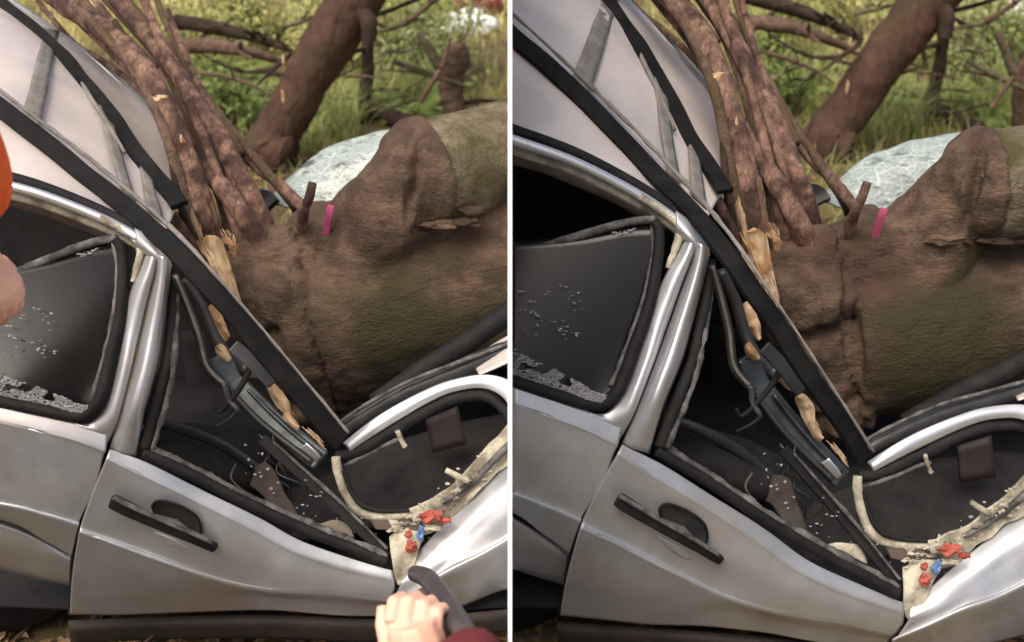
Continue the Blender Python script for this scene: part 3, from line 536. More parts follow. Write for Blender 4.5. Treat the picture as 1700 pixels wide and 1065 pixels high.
    bm = bmesh.new(); prof = [(.17, -.07), (.25, -.085), (.27, -.05), (.27, .05), (.25, .085), (.17, .07)]
    add_grid(bm, [[wc + Vector((math.cos(a) * r, y, math.sin(a) * r)) for r, y in prof] for a in [2 * math.pi * k / 40 for k in range(41)]])
    wh = build('rear_wheel', bm, M['rubber'], car, B)
    bm = bmesh.new(); add_grid(bm, [[wc + Vector((math.cos(a) * r, y, math.sin(a) * r)) for r, y in ((.01, -.05), (.06, -.06), (.12, -.04), (.165, -.06), (.18, -.06))] for a in [2 * math.pi * k / 40 for k in range(41)]])
    build('wheel_rim', bm, M['plastic'], wh, B)
    return car

def make_rack(B):
    base = B.P(1100, 250, 2.6); base.z = base.z
    rack = empty('roof_rack', base, 'bent black roof rack lying on the roof of the car in the %s view' % B.side, 'roof rack', 'bent roof racks')
    nrm = (0.25, -.75, .6)
    grid = [cr([cr(r, 60)[i] for r in B.roof], 60) for i in range(60)]
    flat_ = [q for c in grid for q in c]
    def onroof(x, y, Y, lift=.022):
        if y > 372 or x > 1190: return (x, y, Y)
        return (x, y, min(flat_, key=lambda q: (q[0] - x) ** 2 + (q[1] - y) ** 2)[2] - lift)
    def R_(pts, lift=.022): return [onroof(*p[:3], lift) + tuple(p[3:]) for p in pts]
    def smoothY(pts, lift, k=3):
        s = cr(pts, 40); Ys = [onroof(*q[:3], lift)[2] for q in s]
        for _ in range(k): Ys = [min(Ys[i], (Ys[max(i - 1, 0)] + 2 * Ys[i] + Ys[min(i + 1, 39)]) / 4) if 0 < i < 39 else Ys[i] for i in range(40)]
        for _ in range(10): Ys = [(Ys[max(i - 1, 0)] + 2 * Ys[i] + Ys[min(i + 1, 39)]) / 4 for i in range(40)]
        return [(q[0], q[1], y - .006) + tuple(q[3:]) for q, y in zip(s, Ys)]
    bar(B, 'side_rail', smoothY([(740, -45, 3.0), (850, 57, 2.86), (960, 160, 2.62), (1070, 270, 2.36), (1180, 388, 2.06), (1270, 512, 2.00), (1360, 648, 1.96), (1436, 764, 1.95)], .03), .041, .016, nrm, M['rail'], rack, n=60, bevel=.003, wob=.005)
    tube(B, 'rail_edge', smoothY([(752, -62, 2.99, .004), (866, 36, 2.85, .004), (976, 139, 2.61, .005), (1086, 248, 2.35, .005), (1197, 370, 2.05, .005), (1288, 498, 1.985, .003), (1377, 634, 1.945, .003), (1451, 750, 1.935, .003)], .036), M['greystrap'], rack, n=90, segs=6, jit=.5, jscale=40)
    bar(B, 'side_rail', smoothY([(930, -75, 3.2), (1012, 8, 3.1), (1085, 118, 2.96), (1148, 230, 2.70), (1205, 318, 2.42)], .03), .042, .016, nrm, M['rail'], rack, n=36, bevel=.003, wob=.006)
    def strap(a, b, lift): sheet(B, 'crossbar', [R_(cr([p + (2.5,) for p in a], 8), lift), R_(cr([p + (2.5,) for p in b], 8), lift)], M['greystrap'], rack, solid=.006, nu=20, nv=4, wob=.004, wscale=14)
    strap([(1004, -20), (996, 8), (974, 68), (950, 128)], [(1032, -14), (1023, 10), (1002, 80), (979, 152)], .03)
    strap([(1086, 122), (1092, 180), (1100, 230), (1110, 288)], [(1099, 114), (1109, 178), (1117, 235), (1130, 304)], .028)
    strap([(1143, 222), (1145, 265), (1147, 318)], [(1156, 222), (1163, 280), (1174, 345)], .028)
    tube(B, 'support_strut', R_([(1050, 60, 2.95, .006), (1072, 110, 2.90, .006), (1092, 150, 2.82, .006), (1120, 215, 2.66, .005)], .036), M['greystrap'], rack, segs=8)
    bar(B, 'latch_plate', [(1268, 575, 2.06), (1300, 610, 2.05), (1330, 650, 2.04)], .03, .012, (.3, -1, .4), M['plastic'], rack, bevel=.003)
    return rack

def remeshed(name, bm, voxel, smooth_it, m, parent, B, post=None, mask=None):
    me = bpy.data.meshes.new(name + '_tmp'); bm.to_mesh(me); bm.free()
    o = bpy.data.objects.new(name + '_tmp', me); C.objects.link(o)
    r = o.modifiers.new('r', 'REMESH'); r.mode = 'VOXEL'; r.voxel_size = voxel
    s = o.modifiers.new('s', 'SMOOTH'); s.iterations = smooth_it; s.factor = .5
    dg = bpy.context.evaluated_depsgraph_get(); ev = o.evaluated_get(dg)
    me2 = bpy.data.meshes.new_from_object(ev, depsgraph=dg)
    bm2 = bmesh.new(); bm2.from_mesh(me2)
    bpy.data.objects.remove(o); bpy.data.meshes.remove(me); bpy.data.meshes.remove(me2)
    bm2.normal_update()
    if post:
        mv = [(v, post(v.co, v.normal)) for v in bm2.verts]
        for v, d in mv: v.co += v.normal * d
    if mask:
        ly = bm2.verts.layers.float.new('moss')
        for v in bm2.verts: v[ly] = mask(v.co)
    return build(name, bm2, m, parent, B)

def make_tree(B):
    base = B.P(1560, 690, 2.8); base.z = max(base.z - .1, 0)
    tree = empty('fallen_tree', base, 'fallen tree with thick mottled trunk and forked branches crushing the car in the %s view' % B.side, 'tree', 'fallen trees')
    # trunk with its swollen, knotted fork
    bm = bmesh.new()
    sh = .0009 if B.left else 0
    SH = lambda P_: [(x, y, Y + sh * (x - 1600), r) for x, y, Y, r in P_]
    def tb(path, segs=28, n=None):
        s = cr(path, n or (len(path) - 1) * 6 + 1); add_tube(bm, [B.P(*q[:3]) for q in s], [q[3] for q in s], segs)
    tb([(1405, 545, 2.72, .23), (1450, 540, 2.72, .245), (1530, 528, 2.76, .255), (1620, 505, 2.80, .262), (1750, 470, 2.86, .275), (1960, 420, 2.95, .28)])
    tb(SH([(1618, 268, 2.70, .06), (1600, 300, 2.67, .09), (1572, 352, 2.68, .115)]) + [(1538, 402, 2.70, .14), (1500, 460, 2.72, .16)])
    tb(SH([(1578, 316, 2.665, .085), (1590, 313, 2.662, .118), (1605, 311, 2.66, .134), (1622, 308, 2.658, .143), (1640, 306, 2.658, .146)]), 40, 16)
    for x, y, Y, r in ((1352, 425, 2.66, .085), (1300, 440, 2.66, .075), (1305, 490, 2.62, .085), (1355, 495, 2.60, .095), (1318, 535, 2.62, .075), (1372, 570, 2.60, .09), (1345, 590, 2.66, .08), (1380, 625, 2.60, .095), (1395, 680, 2.6, .085), (1280, 470, 2.68, .07), (1400, 440, 2.68, .10), (1440, 420, 2.70, .12)):
        add_blob(bm, B.P(x, y, Y), r, 3, (1, 1, 1), .25, 5, x)
    seam = [(1392, 380), (1402, 430), (1404, 480), (1400, 530), (1410, 590), (1420, 640), (1438, 700), (1440, 730)]
    def seamx(y):
        for (xa, ya), (xb, yb) in zip(seam, seam[1:]):
            if ya <= y <= yb: return xa + (xb - xa) * (y - ya) / (yb - ya)
        return None
    def post(p, n_):
        x, y = B.inv(*proj(p))
        d = .008 * noise.noise(p * 5) + .0035 * noise.noise(p * 19) + .0022 * noise.noise(p * 45)
        ex, ey = x - 1616, y - 316; c_, s2_ = math.cos(.28), math.sin(.28)
        ea, eb = (ex * c_ + ey * s2_) / 11, (-ex * s2_ + ey * c_) / 58
        er = math.hypot(ea, eb)
        d += (-.034 * math.exp(-er ** 2.5) + .012 * math.exp(-((er - 1.4) / .3) ** 2)) if p.y < 2.72 else 0
        if 1632 < x < 1652 and y < 410: d += .005 * noise.noise(Vector((x * .2, y * .12, 2)))
        sx = seamx(y)
        if sx is not None:
            q = x - sx - 7 * noise.noise(Vector((0, y * .06, 3)))
            d += (-.017 - .012 * noise.noise(Vector((1, y * .11, 5)))) * math.exp(-(q / 3.6) ** 2) + .004 * math.exp(-((q - 12) / 10) ** 2)
            if q < 0 and x > 1270: d += .005 * noise.noise(Vector((x * .03, y * .05, 1)))
        return d
    def mask(p):
        x, y = B.inv(*proj(p))
        q = math.exp(-((x - 1565) / 150) ** 2 - ((y - 580) / 115) ** 2)
        t_ = q * 1.35 + .6 * noise.noise(p * 6) + .35 * noise.noise(p * 15) - .25
        return min(max(t_ * 1.6, 0), 1)
    remeshed('trunk', bm, .0095, 6, M['trunk'], tree, B, post, mask)
    # broken upper limb: cylinder with a ragged hollow end
    def limb_pt(s, a, rr):
        pass
    axis_ = cr(SH([(1605, 312, 2.66, .118), (1650, 309, 2.66, .139), (1700, 302, 2.67, .142), (1780, 290, 2.70, .148), (1960, 262, 2.78, .155)]), 46)
    pts = [B.P(*q[:3]) for q in axis_]
    bm = bmesh.new(); rows = []
    n = len(pts)
    for i, p in enumerate(pts):
        t = (pts[min(i + 1, n - 1)] - pts[max(i - 1, 0)]).normalized(); a = (Vector((0, 0, 1)) - t * t.z).normalized(); b = t.cross(a)
        row = []
        for k in range(56):
            an = 2 * math.pi * k / 56; d = a * math.cos(an) + b * math.sin(an)
            r = axis_[i][3]; q = p + d * r
            r *= 1 + .05 * noise.noise(q * 9) + .03 * noise.noise(q * 24) + .015 * noise.noise(q * 60)
            q = p + d * r
            if i < 4: q = q - t * (.016 * noise.noise(d * 5) + .010 * noise.noise(d * 13)) * (4 - i) / 4
            row.append(q)
        rows.append(row)
    t0 = (pts[1] - pts[0]).normalized()
    lip = []
    for f, dep in ((.96, .004), (.86, -.004), (.72, .02), (.5, .04), (.2, .05), (.02, .052)):
        lip.append([pts[0] + (q - pts[0]) * f + t0 * (dep + .008 * noise.noise(q * 20 + Vector((f * 9, 0, 0)))) for q in rows[0]])
    add_grid(bm, lip[::-1] + rows, True)
    build('broken_limb', bm, M['mossbark'], tree, B)
    # ragged bark flaps under the limb
    rnd = random.Random(11)
    for k in range(6):
        x = 1570 + k * 30 + rnd.uniform(-9, 9); y = 396 + rnd.uniform(-10, 10) - k * 1.5
        bm = bmesh.new(); add_blob(bm, B.P(x, y, 2.575 + .008 * (k % 3)), .034, 2, (rnd.uniform(.8, 1.5), .6, rnd.uniform(.3, .5)), .7, 7, x); build('bark_flake', bm, M['darkbark'] if k % 3 else M['trunk'], tree, B, smooth=False)
    # branches
    br = [
        ([(960, -150, 3.25, .030), (1040, -62, 3.15, .033), (1100, -15, 3.0, .034), (1140, 25, 2.9, .035), (1172, 72, 2.82, .036), (1200, 140, 2.75, .037), (1217, 205, 2.70, .038), (1230, 265, 2.66, .038), (1239, 325, 2.62, .037), (1248, 400, 2.58, .036)], 'branch'),
        ([(1100, -110, 3.5, .026), (1150, -40, 3.3, .028), (1190, 20, 3.15, .030), (1230, 88, 3.02, .031), (1258, 150, 2.92, .031), (1290, 205, 2.84, .031), (1312, 263, 2.76, .030), (1334, 320, 2.70, .031), (1349, 385, 2.66, .034)], 'branch'),
        ([(1210, 170, 2.84, .018), (1240, 225, 2.78, .025), (1270, 275, 2.70, .029), (1296, 315, 2.65, .031), (1324, 365, 2.62, .033), (1345, 415, 2.60, .036)], 'branch'),
        ([(1120, -60, 3.4, .018), (1165, 0, 3.3, .020), (1205, 60, 3.15, .022), (1232, 130, 3.0, .023), (1252, 200, 2.88, .024), (1272, 270, 2.78, .024), (1284, 330, 2.70, .024), (1294, 400, 2.66, .025)], 'bark'),
        ([(1300, 205, 3.0, .014), (1322, 234, 2.98, .017), (1352, 270, 2.95, .018), (1382, 298, 2.92, .019), (1420, 345, 2.88, .021), (1462, 392, 2.84, .024)], 'branch'),
        ([(1178, 308, 2.60, .014), (1190, 330, 2.58, .016), (1205, 362, 2.56, .017), (1228, 410, 2.55, .018)], 'branch'),
        ([(1000, -70, 3.36, .010), (1052, 8, 3.30, .011), (1105, 52, 3.24, .011), (1150, 95, 3.12, .012), (1186, 140, 2.98, .010)], 'branch'),
        ([(1140, -80, 3.7, .016), (1185, -10, 3.55, .018), (1225, 50, 3.4, .019), (1262, 115, 3.2, .020), (1300, 190, 3.0, .020), (1320, 240, 2.92, .020)], 'bark'),
        ([(1262, 262, 2.85, .012), (1275, 310, 2.80, .014), (1285, 360, 2.74, .016), (1296, 410, 2.70, .018)], 'darkbark'),
        ([(1050, -140, 3.3, .016), (1080, -60, 3.2, .017), (1120, -10, 3.08, .018), (1150, 20, 2.98, .018), (1190, 70, 2.88, .016)], 'bark'),
    ]
    br = [([(x, y, Y, r * .80) for x, y, Y, r in p_], m_) for p_, m_ in br] + [
        ([(1090, -80, 3.1, .010), (1150, 30, 2.95, .012), (1200, 130, 2.8, .013), (1240, 250, 2.66, .014), (1268, 390, 2.58, .016)], 'branch'),
        ([(1010, -90, 3.3, .010), (1090, 0, 3.1, .012), (1160, 90, 2.92, .013), (1205, 190, 2.74, .014), (1226, 300, 2.62, .015), (1240, 400, 2.56, .016)], 'branch'),
        ([(1150, -60, 3.3, .009), (1198, 40, 3.12, .011), (1246, 150, 2.94, .012), (1282, 250, 2.8, .013), (1318, 380, 2.66, .015)], 'branch'),
        ([(1225, -30, 3.5, .008), (1250, 70, 3.25, .010), (1285, 170, 3.02, .011), (1322, 280, 2.82, .012), (1350, 390, 2.68, .014)], 'branch'),
        ([(1130, -20, 2.95, .008), (1178, 90, 2.8, .009), (1198, 200, 2.68, .010), (1205, 300, 2.6, .010), (1222, 395, 2.55, .012)], 'darkbark'),
        ([(1180, -70, 3.2, .012), (1215, 50, 3.05, .014), (1262, 165, 2.88, .015), (1305, 285, 2.74, .016), (1345, 395, 2.64, .018)], 'branch'),
        ([(1060, -60, 2.98, .012), (1140, 45, 2.86, .014), (1186, 150, 2.72, .014), (1212, 280, 2.62, .015), (1236, 395, 2.55, .017)], 'bark'),
        ([(1228, 90, 2.88, .011), (1256, 185, 2.78, .012), (1280, 280, 2.68, .013), (1306, 390, 2.60, .016)], 'branch'),
        ([(1205, -60, 3.6, .010), (1228, 20, 3.4, .011), (1268, 120, 3.15, .012), (1330, 225, 2.98, .012), (1400, 330, 2.86, .014)], 'bark')]
    for i, (pth, mt) in enumerate(br):
        if pth[-1][1] > 300: x_, y_, Y_, r_ = pth[-1]; pth = pth[:-1] + [(x_, y_, Y_ + .05, r_ * 1.1), (x_ + 12, y_ + 30, Y_ + .16, r_ * 1.15), (x_ + 20, y_ + 50, Y_ + .24, r_)]
        tube(B, 'branch', pth, M[mt], tree, n=len(pth) * 20, segs=20, jit=.085, seed=i * 7, jscale=20)
    # pale sapwood scars where bark is torn off
    for (x, y, Y, a, b) in ((1190, 131, 2.735, .020, .015), (1160, 48, 2.845, .010, .010), (1222, 212, 2.674, .007, .024)):
        bm = bmesh.new(); add_blob(bm, B.P(x, y, Y), 1, 2, (a, .006, b), 1.4, 11, x); build('bark_scar', bm, M['wood'], tree, B)
    tube(B, 'twig_stub', [(1440, 302, 2.56, .011), (1432, 325, 2.56, .0115), (1420, 350, 2.58, .013), (1408, 385, 2.63, .018), (1402, 402, 2.68, .02)], M['branch'], tree, n=16, segs=10, jit=.12, jscale=30)
    # fresh splinters
    def splinter(path, wd, sd_):
        rn = random.Random(sd_); bm = bmesh.new(); s = cr(path, 14); pts = [B.P(*q[:3]) for q in s]
        ax = (pts[-1] - pts[0]).normalized(); sd3 = ax.cross(Vector((0, 1, 0))).normalized()
        for k in range(13):
            c = -1 + 2 * k / 12 + rn.uniform(-.1, .1); i0_, i1_ = rn.randint(0, 3), rn.randint(10, 13)
            if abs(c) > .7: i0_, i1_ = i0_ + 2, i1_ - 2
            mm = [pts[i] + sd3 * (wd * c * (.75 + .25 * math.sin(i * .5 + k))) + Vector((0, -.5 * wd * (1 - c * c) + rn.uniform(-.003, .003), 0)) for i in range(i0_, i1_ + 1)]
            mm[-1] = mm[-1] + ax * rn.uniform(0, .02); mm[0] = mm[0] - ax * rn.uniform(0, .02); m_ = len(mm)
            add_tube(bm, mm, [max(.0008, wd * rn.uniform(.10, .19) * math.sin(math.pi * (j + .25) / (m_ - .5)) ** .7) for j in range(m_)], 5, jit=.4, seed=k + sd_, jscale=50)
        return build('splinter', bm, M['wood'], tree, B, smooth=False)
    sheet(B, 'split_wedge', [[(1236, 386, 2.52), (1246, 430, 2.51), (1262, 470, 2.5), (1282, 512, 2.49)], [(1252, 378, 2.50), (1262, 425, 2.485), (1274, 468, 2.48), (1286, 516, 2.48)], [(1270, 388, 2.52), (1277, 428, 2.51), (1284, 462, 2.5), (1291, 500, 2.49)]], M['wood'], tree, solid=.01, nu=26, nv=14, wob=.012, wscale=26)
    splinter([(1240, 385, 2.52, 0), (1254, 420, 2.50, 0), (1268, 460, 2.49, 0), (1282, 505, 2.48, 0)], .028, 1)
    splinter([(1276, 375, 2.56, 0), (1286, 392, 2.55, 0), (1290, 405, 2.55, 0)], .014, 2)
    splinter([(1226, 330, 2.53, 0), (1232, 365, 2.52, 0), (1240, 395, 2.52, 0)], .008, 3)
    def chip(path, wd, sd_):
        a_ = [(x - wd * (.4 + .9 * math.sin(3.1 * j / (len(path) - 1))), y + wd * .4, Y) for j, (x, y, Y) in enumerate(path)]
        c_ = [(x + wd * (.3 + .8 * math.sin(3.1 * j / (len(path) - 1) + .4)), y - wd * .4, Y) for j, (x, y, Y) in enumerate(path)]
        m2_ = [(x, y, Y - .012) for x, y, Y in path]
        o = sheet(B, 'wood_chip', [a_, m2_, c_], M['wood'], tree, solid=.006, nu=18, nv=9, wob=.011, wscale=34 + sd_)
        for f in o.data.polygons: f.use_smooth = False
    chip([(1238, 500, 2.46), (1248, 530, 2.44), (1262, 562, 2.42)], 9, 1)
    chip([(1240, 574, 2.18), (1249, 586, 2.18), (1260, 596, 2.18)], 6, 2)
    chip([(1290, 622, 2.11), (1302, 630, 2.11), (1316, 640, 2.11)], 6, 3)
    chip([(1324, 655, 2.13), (1340, 678, 2.13), (1352, 712, 2.11)], 9, 4)
    chip([(1344, 700, 2.12), (1354, 716, 2.11), (1366, 732, 2.10)], 5, 5)
    splinter([(1322, 650, 2.14, 0), (1340, 676, 2.14, 0), (1360, 716, 2.12, 0)], .007, 7)
    splinter([(1380, 738, 2.09, 0), (1392, 750, 2.09, 0), (1402, 765, 2.08, 0)], .006, 9)
    return tree

def make_windscreen(B):
    # a crazed windscreen folded up behind the fork
    r0 = [(1362, 322, 3.1), (1420, 276, 3.15), (1480, 242, 3.2), (1540, 226, 3.22), (1600, 222, 3.22), (1660, 235, 3.2)]
    r1 = [(1364, 332, 3.02), (1425, 308, 3.05), (1485, 280, 3.08), (1545, 262, 3.1), (1605, 258, 3.1), (1660, 270, 3.08)]
    r2 = [(1382, 338, 2.98), (1440, 334, 3.0), (1495, 330, 3.02), (1545, 325, 3.03), (1605, 320, 3.03), (1660, 320, 3.02)]
    r3 = [(1398, 344, 2.96), (1440, 350, 2.97), (1485, 360, 2.98), (1525, 375, 2.98), (1600, 390, 2.98), (1660, 390, 2.98)]
    o = sheet(B, 'shattered_windscreen', [r0, r1, r2, r3], M['crazed'], None, solid=.005, nu=44, nv=26, wob=.013, wscale=10)
    setp(o, 'crazed pale windscreen glass behind the fallen trunk in the %s view' % B.side, 'windscreen', 'shattered windscreens')
    e = empty('pink_peg', B.P(1455, 390, 2.6), 'small bright pink peg stuck beside the twig stub in the %s view' % B.side, 'peg', 'pink pegs')
    bar(B, 'shaft', [(1468, 345, 2.60), (1462, 362, 2.60), (1452, 396, 2.62)], .019, .010, (0, -1, .2), M['pink'], e, bevel=.002)
    # fragment of dark trim under the glass
    o = bar(B, 'windscreen_trim', [(1340, 318, 3.0), (1356, 322, 3.0), (1366, 336, 2.98)], .05, .02, (0, -1, .3), M['plastic'], None, bevel=.004)
    setp(o, 'scrap of black trim at the tip of the shattered windscreen in the %s view' % B.side, 'trim', 'black trim scraps')

for B in (Bay('left'), Bay('right')):
    make_car(B); make_rack(B); make_tree(B); make_windscreen(B)

# ---------------------------------------------------------------- background wood
def gp(B, x, y):
    """point on the ground seen at pixel"""
    X, Y_ = B.pix(x, y); Yd = ground_Y(Y_); p = unp(X, Y_, Yd); p.z = ground_z(p.x, p.y); return p
def bgtube(B, name, path, m, parent, jit=.14, segs=12, seed=0, n=None, jscale=9):
    return tube(B, name, path, m, parent, n=n or len(path) * 8, segs=segs, jit=jit, seed=seed, jscale=jscale)
def make_leaning_tree(B):
    base = gp(B, 1352, 258); Y0 = base.y
    t = empty('leaning_tree', base, 'leaning red-brown tree trunk behind the wreck in the %s view' % B.side, 'tree', 'leaning tree trunks')
    # real upright geometry: leans right and slightly away
    top = []
    for x, y, w_ in ((1330, 285, 52), (1352, 252, 48), (1382, 215, 47), (1420, 165, 46), (1460, 105, 47), (1500, 55, 49), (1542, 0, 50), (1590, -65, 50), (1650, -150, 48), (1760, -310, 44)):
        top.append((x, y, Y0, w_ * .80 * Y0 / 1823 / .95))
    bgtube(B, 'trunk', top, M['redbark'], t, jit=.09, segs=28, n=90, jscale=7)
    # flare
    bgtube(B, 'root_flare', [(1405, 250, Y0 - .1, .12), (1375, 232, Y0 - .06, .13), (1392, 190, Y0 - .02, .10)], M['redbark'], t, segs=16)
    for (x, y, s) in ((1407, 145, .04), (1415, 80, .03)):
        bm = bmesh.new(); add_blob(bm, B.P(x, y, Y0 - .118), s, 2, (.25, .15, 1), .5, 8, x); build('bark_scar', bm, M['wood'], t, B)
    bgtube(B, 'stub_branch', [(1560, 5, Y0 - .1, .05), (1572, 30, Y0 - .14, .045), (1568, 62, Y0 - .16, .04)], M['darkbark'], t)
def make_dark_sapling(B):
    b = gp(B, 1540, 205); Y0 = b.y
    t = empty('dead_sapling', b, 'thin dark dead stem standing right of the leaning trunk in the %s view' % B.side, 'sapling', 'thin dark stems')
    k = Y0 / 1823 / .95
    bgtube(B, 'stem', [(1540, 212, Y0, 13 * k), (1541, 185, Y0, 12 * k), (1549, 155, Y0, 11 * k), (1560, 110, Y0, 10 * k), (1566, 60, Y0, 9 * k), (1571, 10, Y0, 8 * k), (1578, -50, Y0, 7 * k)], M['darkbark'], t, jit=.2)
    bgtube(B, 'side_twig', [(1562, 75, Y0, 4 * k), (1545, 76, Y0 - .1, 3 * k), (1534, 84, Y0 - .2, 3 * k), (1535, 105, Y0 - .2, 2 * k)], M['darkbark'], t, segs=8)
    bgtube(B, 'side_twig', [(1562, 150, Y0, 3 * k), (1580, 148, Y0 - .1, 2 * k), (1610, 152, Y0 - .2, 2 * k)], M['branch'], t, segs=8)
def make_log(B):
    a = gp(B, 1545, 190)
    k = a.y / 1823 / .95
    t = empty('fallen_log', a, 'short dark fallen log at the foot of the thin stem in the %s view' % B.side, 'log', 'dark fallen logs')
    bgtube(B, 'trunk', [(1540, 182, a.y, 13 * k), (1565, 188, a.y - .1, 14 * k), (1590, 200, a.y - .25, 14 * k), (1625, 216, a.y - .5, 13 * k)], M['darkbark'], t)
def make_dead_branches(B):
    k = 6.5 / 1823 / .95
    L = [
        ('arched grey-brown dead limb crossing behind the forked branches', [(1190, 32, 6.3, 13), (1245, 36, 6.3, 12), (1310, 44, 6.3, 12), (1365, 62, 6.3, 10), (1415, 84, 6.4, 8)], 'bark'),
        ('dark dead limb just above the grey-brown one beside the leaning trunk', [(1235, -8, 6.8, 12), (1290, 6, 6.8, 12), (1345, 24, 6.8, 12), (1395, 46, 6.8, 11), (1432, 66, 6.8, 9)], 'darkbark'),
        ('thin drooping twig under the dead limbs', [(1430, 68, 6.2, 4), (1395, 92, 6.2, 3.5), (1350, 94, 6.2, 3.5), (1310, 78, 6.2, 3), (1270, 50, 6.3, 3)], 'darkbark'),
        ('thin straight twig slanting down from the dead limbs', [(1425, 74, 6.1, 3.5), (1395, 95, 6.1, 3.5), (1362, 120, 6.1, 3)], 'darkbark'),
        ('long low twig lying in the ferns', [(1265, 86, 6.0, 3), (1310, 98, 6.0, 3.5), (1350, 115, 6.0, 3.5), (1385, 138, 6.0, 3)], 'bark'),
        ('twig rising from the leaning trunk to the right', [(1580, 18, 6.4, 3.5), (1620, 8, 6.4, 3.5), (1660, -4, 6.4, 4), (1720, -20, 6.4, 4)], 'darkbark'),
        ('pale forked twig near the top right', [(1635, 34, 6.0, 3.5), (1665, 18, 6.0, 4), (1700, -6, 6.0, 4.5), (1760, -40, 6.0, 5)], 'bark'),
        ('mossy stick slanting through the shrubs', [(1606, 102, 6.4, 4), (1640, 118, 6.4, 5), (1680, 138, 6.4, 6), (1730, 160, 6.4, 6)], 'mossbark'),
        ('forked stick standing in the shrubs', [(1645, 178, 6.0, 4), (1665, 150, 6.0, 4), (1690, 118, 6.0, 5), (1710, 70, 6.0, 5)], 'bark'),
    ]
    rn = random.Random(31)
    places = ['by the leaning trunk', 'near the forked branches', 'above the broken limb', 'near the thin dark stem', 'at the top right', 'under the dead limbs', 'beside the knobby stem', 'over the ferns', 'behind the windscreen', 'at the back', 'low beside the dark log', 'crossing the clearing', 'left of the leaning trunk', 'hanging above the ferns', 'right of the leaning trunk', 'above the spiky tufts', 'through the pale shrub', 'by the white bundle']
    for q in range(18):
        x, y = rn.uniform(1260, 1720), rn.uniform(20, 190); dx, dy = rn.choice((-1, 1)) * rn.uniform(60, 130), rn.uniform(-50, 30)
        Y = min(6.9, ground_Y(B.pix(x, y)[1]) - .2); m0 = rn.uniform(2.2, 4.5)
        L.append(('slender crooked twig %s' % places[q], [(x, y, Y, m0), (x + dx * .3, y + dy * .45, Y, m0), (x + dx * .65, y + dy * .6 + rn.uniform(-8, 8), Y - .1, m0 * .8), (x + dx, y + dy, Y - .15, m0 * .5)], rn.choice(('bark', 'darkbark', 'mossbark'))))
    for i, (lab, pth, mt) in enumerate(L):
        m_ = len(pth)
        full = cr(pth, 12); full = [(x, y, Y, r * k * (1 - .6 * (j / 11) ** 2 if mt != 'bark' or i > 1 else 1 - .45 * (j / 11) ** 2)) for j, (x, y, Y, r) in enumerate(full)]
        o = bgtube(B, 'dead_branch', full, M[mt], None, segs=10, seed=i * 3, jit=.22, jscale=12, n=60)
        setp(o, lab + ', %s view' % B.side, 'branch', 'dead branches in the %s view' % B.side)
        for t_ in range(3 if i < 2 else 2):
            x, y, Y, r = full[rn.randint(3, 10)]
            dx, dy = rn.uniform(-45, 45), rn.uniform(-30, 32)
            tw = bgtube(B, 'twig', [(x, y, Y, r * .5), (x + dx * .4, y + dy * .5, Y - .05, r * .4), (x + dx * .75, y + dy * .7, Y - .12, r * .3), (x + dx, y + dy, Y - .15, r * .12)], M[mt], o, segs=6, seed=t_, jit=.2)
def make_knobby(B):
    # pollarded stem with a knob, right side
    b = gp(B, 1700, 225); Y0 = b.y - .2; k = Y0 / 1823 / .95
    t = empty('knobby_stem', Vector((b.x, Y0, 0)), 'pale brown stem with a swollen knob right of the thin dark stem, %s view' % B.side, 'stem', 'knobby stems')
    bgtube(B, 'stem', [(1700, 235, Y0, 19 * k), (1700, 200, Y0, 18 * k), (1700, 160, Y0, 18 * k), (1706, 130, Y0, 20 * k), (1716, 105, Y0, 24 * k), (1712, 84, Y0, 18 * k)], M['bark'], t, jit=.25)
    bgtube(B, 'arm', [(1698, 140, Y0, 10 * k), (1682, 115, Y0, 8 * k), (1668, 80, Y0, 7 * k), (1655, 55, Y0, 6 * k)], M['mossbark'], t, jit=.25)

# vegetation templates -------------------------------------------------------
def blade(bm, p, az, h, w_, bend, segs=4):
    d = Vector((math.cos(az), math.sin(az), 0)); s = Vector((-d.y, d.x, 0))
    prev = None
    for i in range(segs + 1):
        f = i / segs; ww = w_ * (1 - f ** 1.6) * (.6 + .8 * f if f < .5 else 1)
        c = p + Vector((0, 0, h * (f - .35 * bend * f * f))) + d * (h * bend * f * f)
        a = bm.verts.new(c - s * ww / 2); b = bm.verts.new(c + s * ww / 2) if i < segs else a
        if prev:
            if i < segs: bm.faces.new((prev[0], prev[1], b, a))
            else: bm.faces.new((prev[0], prev[1], a))
        prev = (a, b)
def leaf(bm, p, d, up, l_, w_, fold=.2):
    s = d.cross(up).normalized()
    if s.length < .1: s = Vector((1, 0, 0))
    a = bm.verts.new(p); m1 = bm.verts.new(p + d * l_ * .45 + s * w_ / 2 + up * fold * w_); m2 = bm.verts.new(p + d * l_ * .45 - s * w_ / 2 + up * fold * w_)
    e = bm.verts.new(p + d * l_ - up * l_ * .15); c = bm.verts.new(p + d * l_ * .5)
    bm.faces.new((a, m1, c)); bm.faces.new((m1, e, c)); bm.faces.new((e, m2, c)); bm.faces.new((m2, a, c))
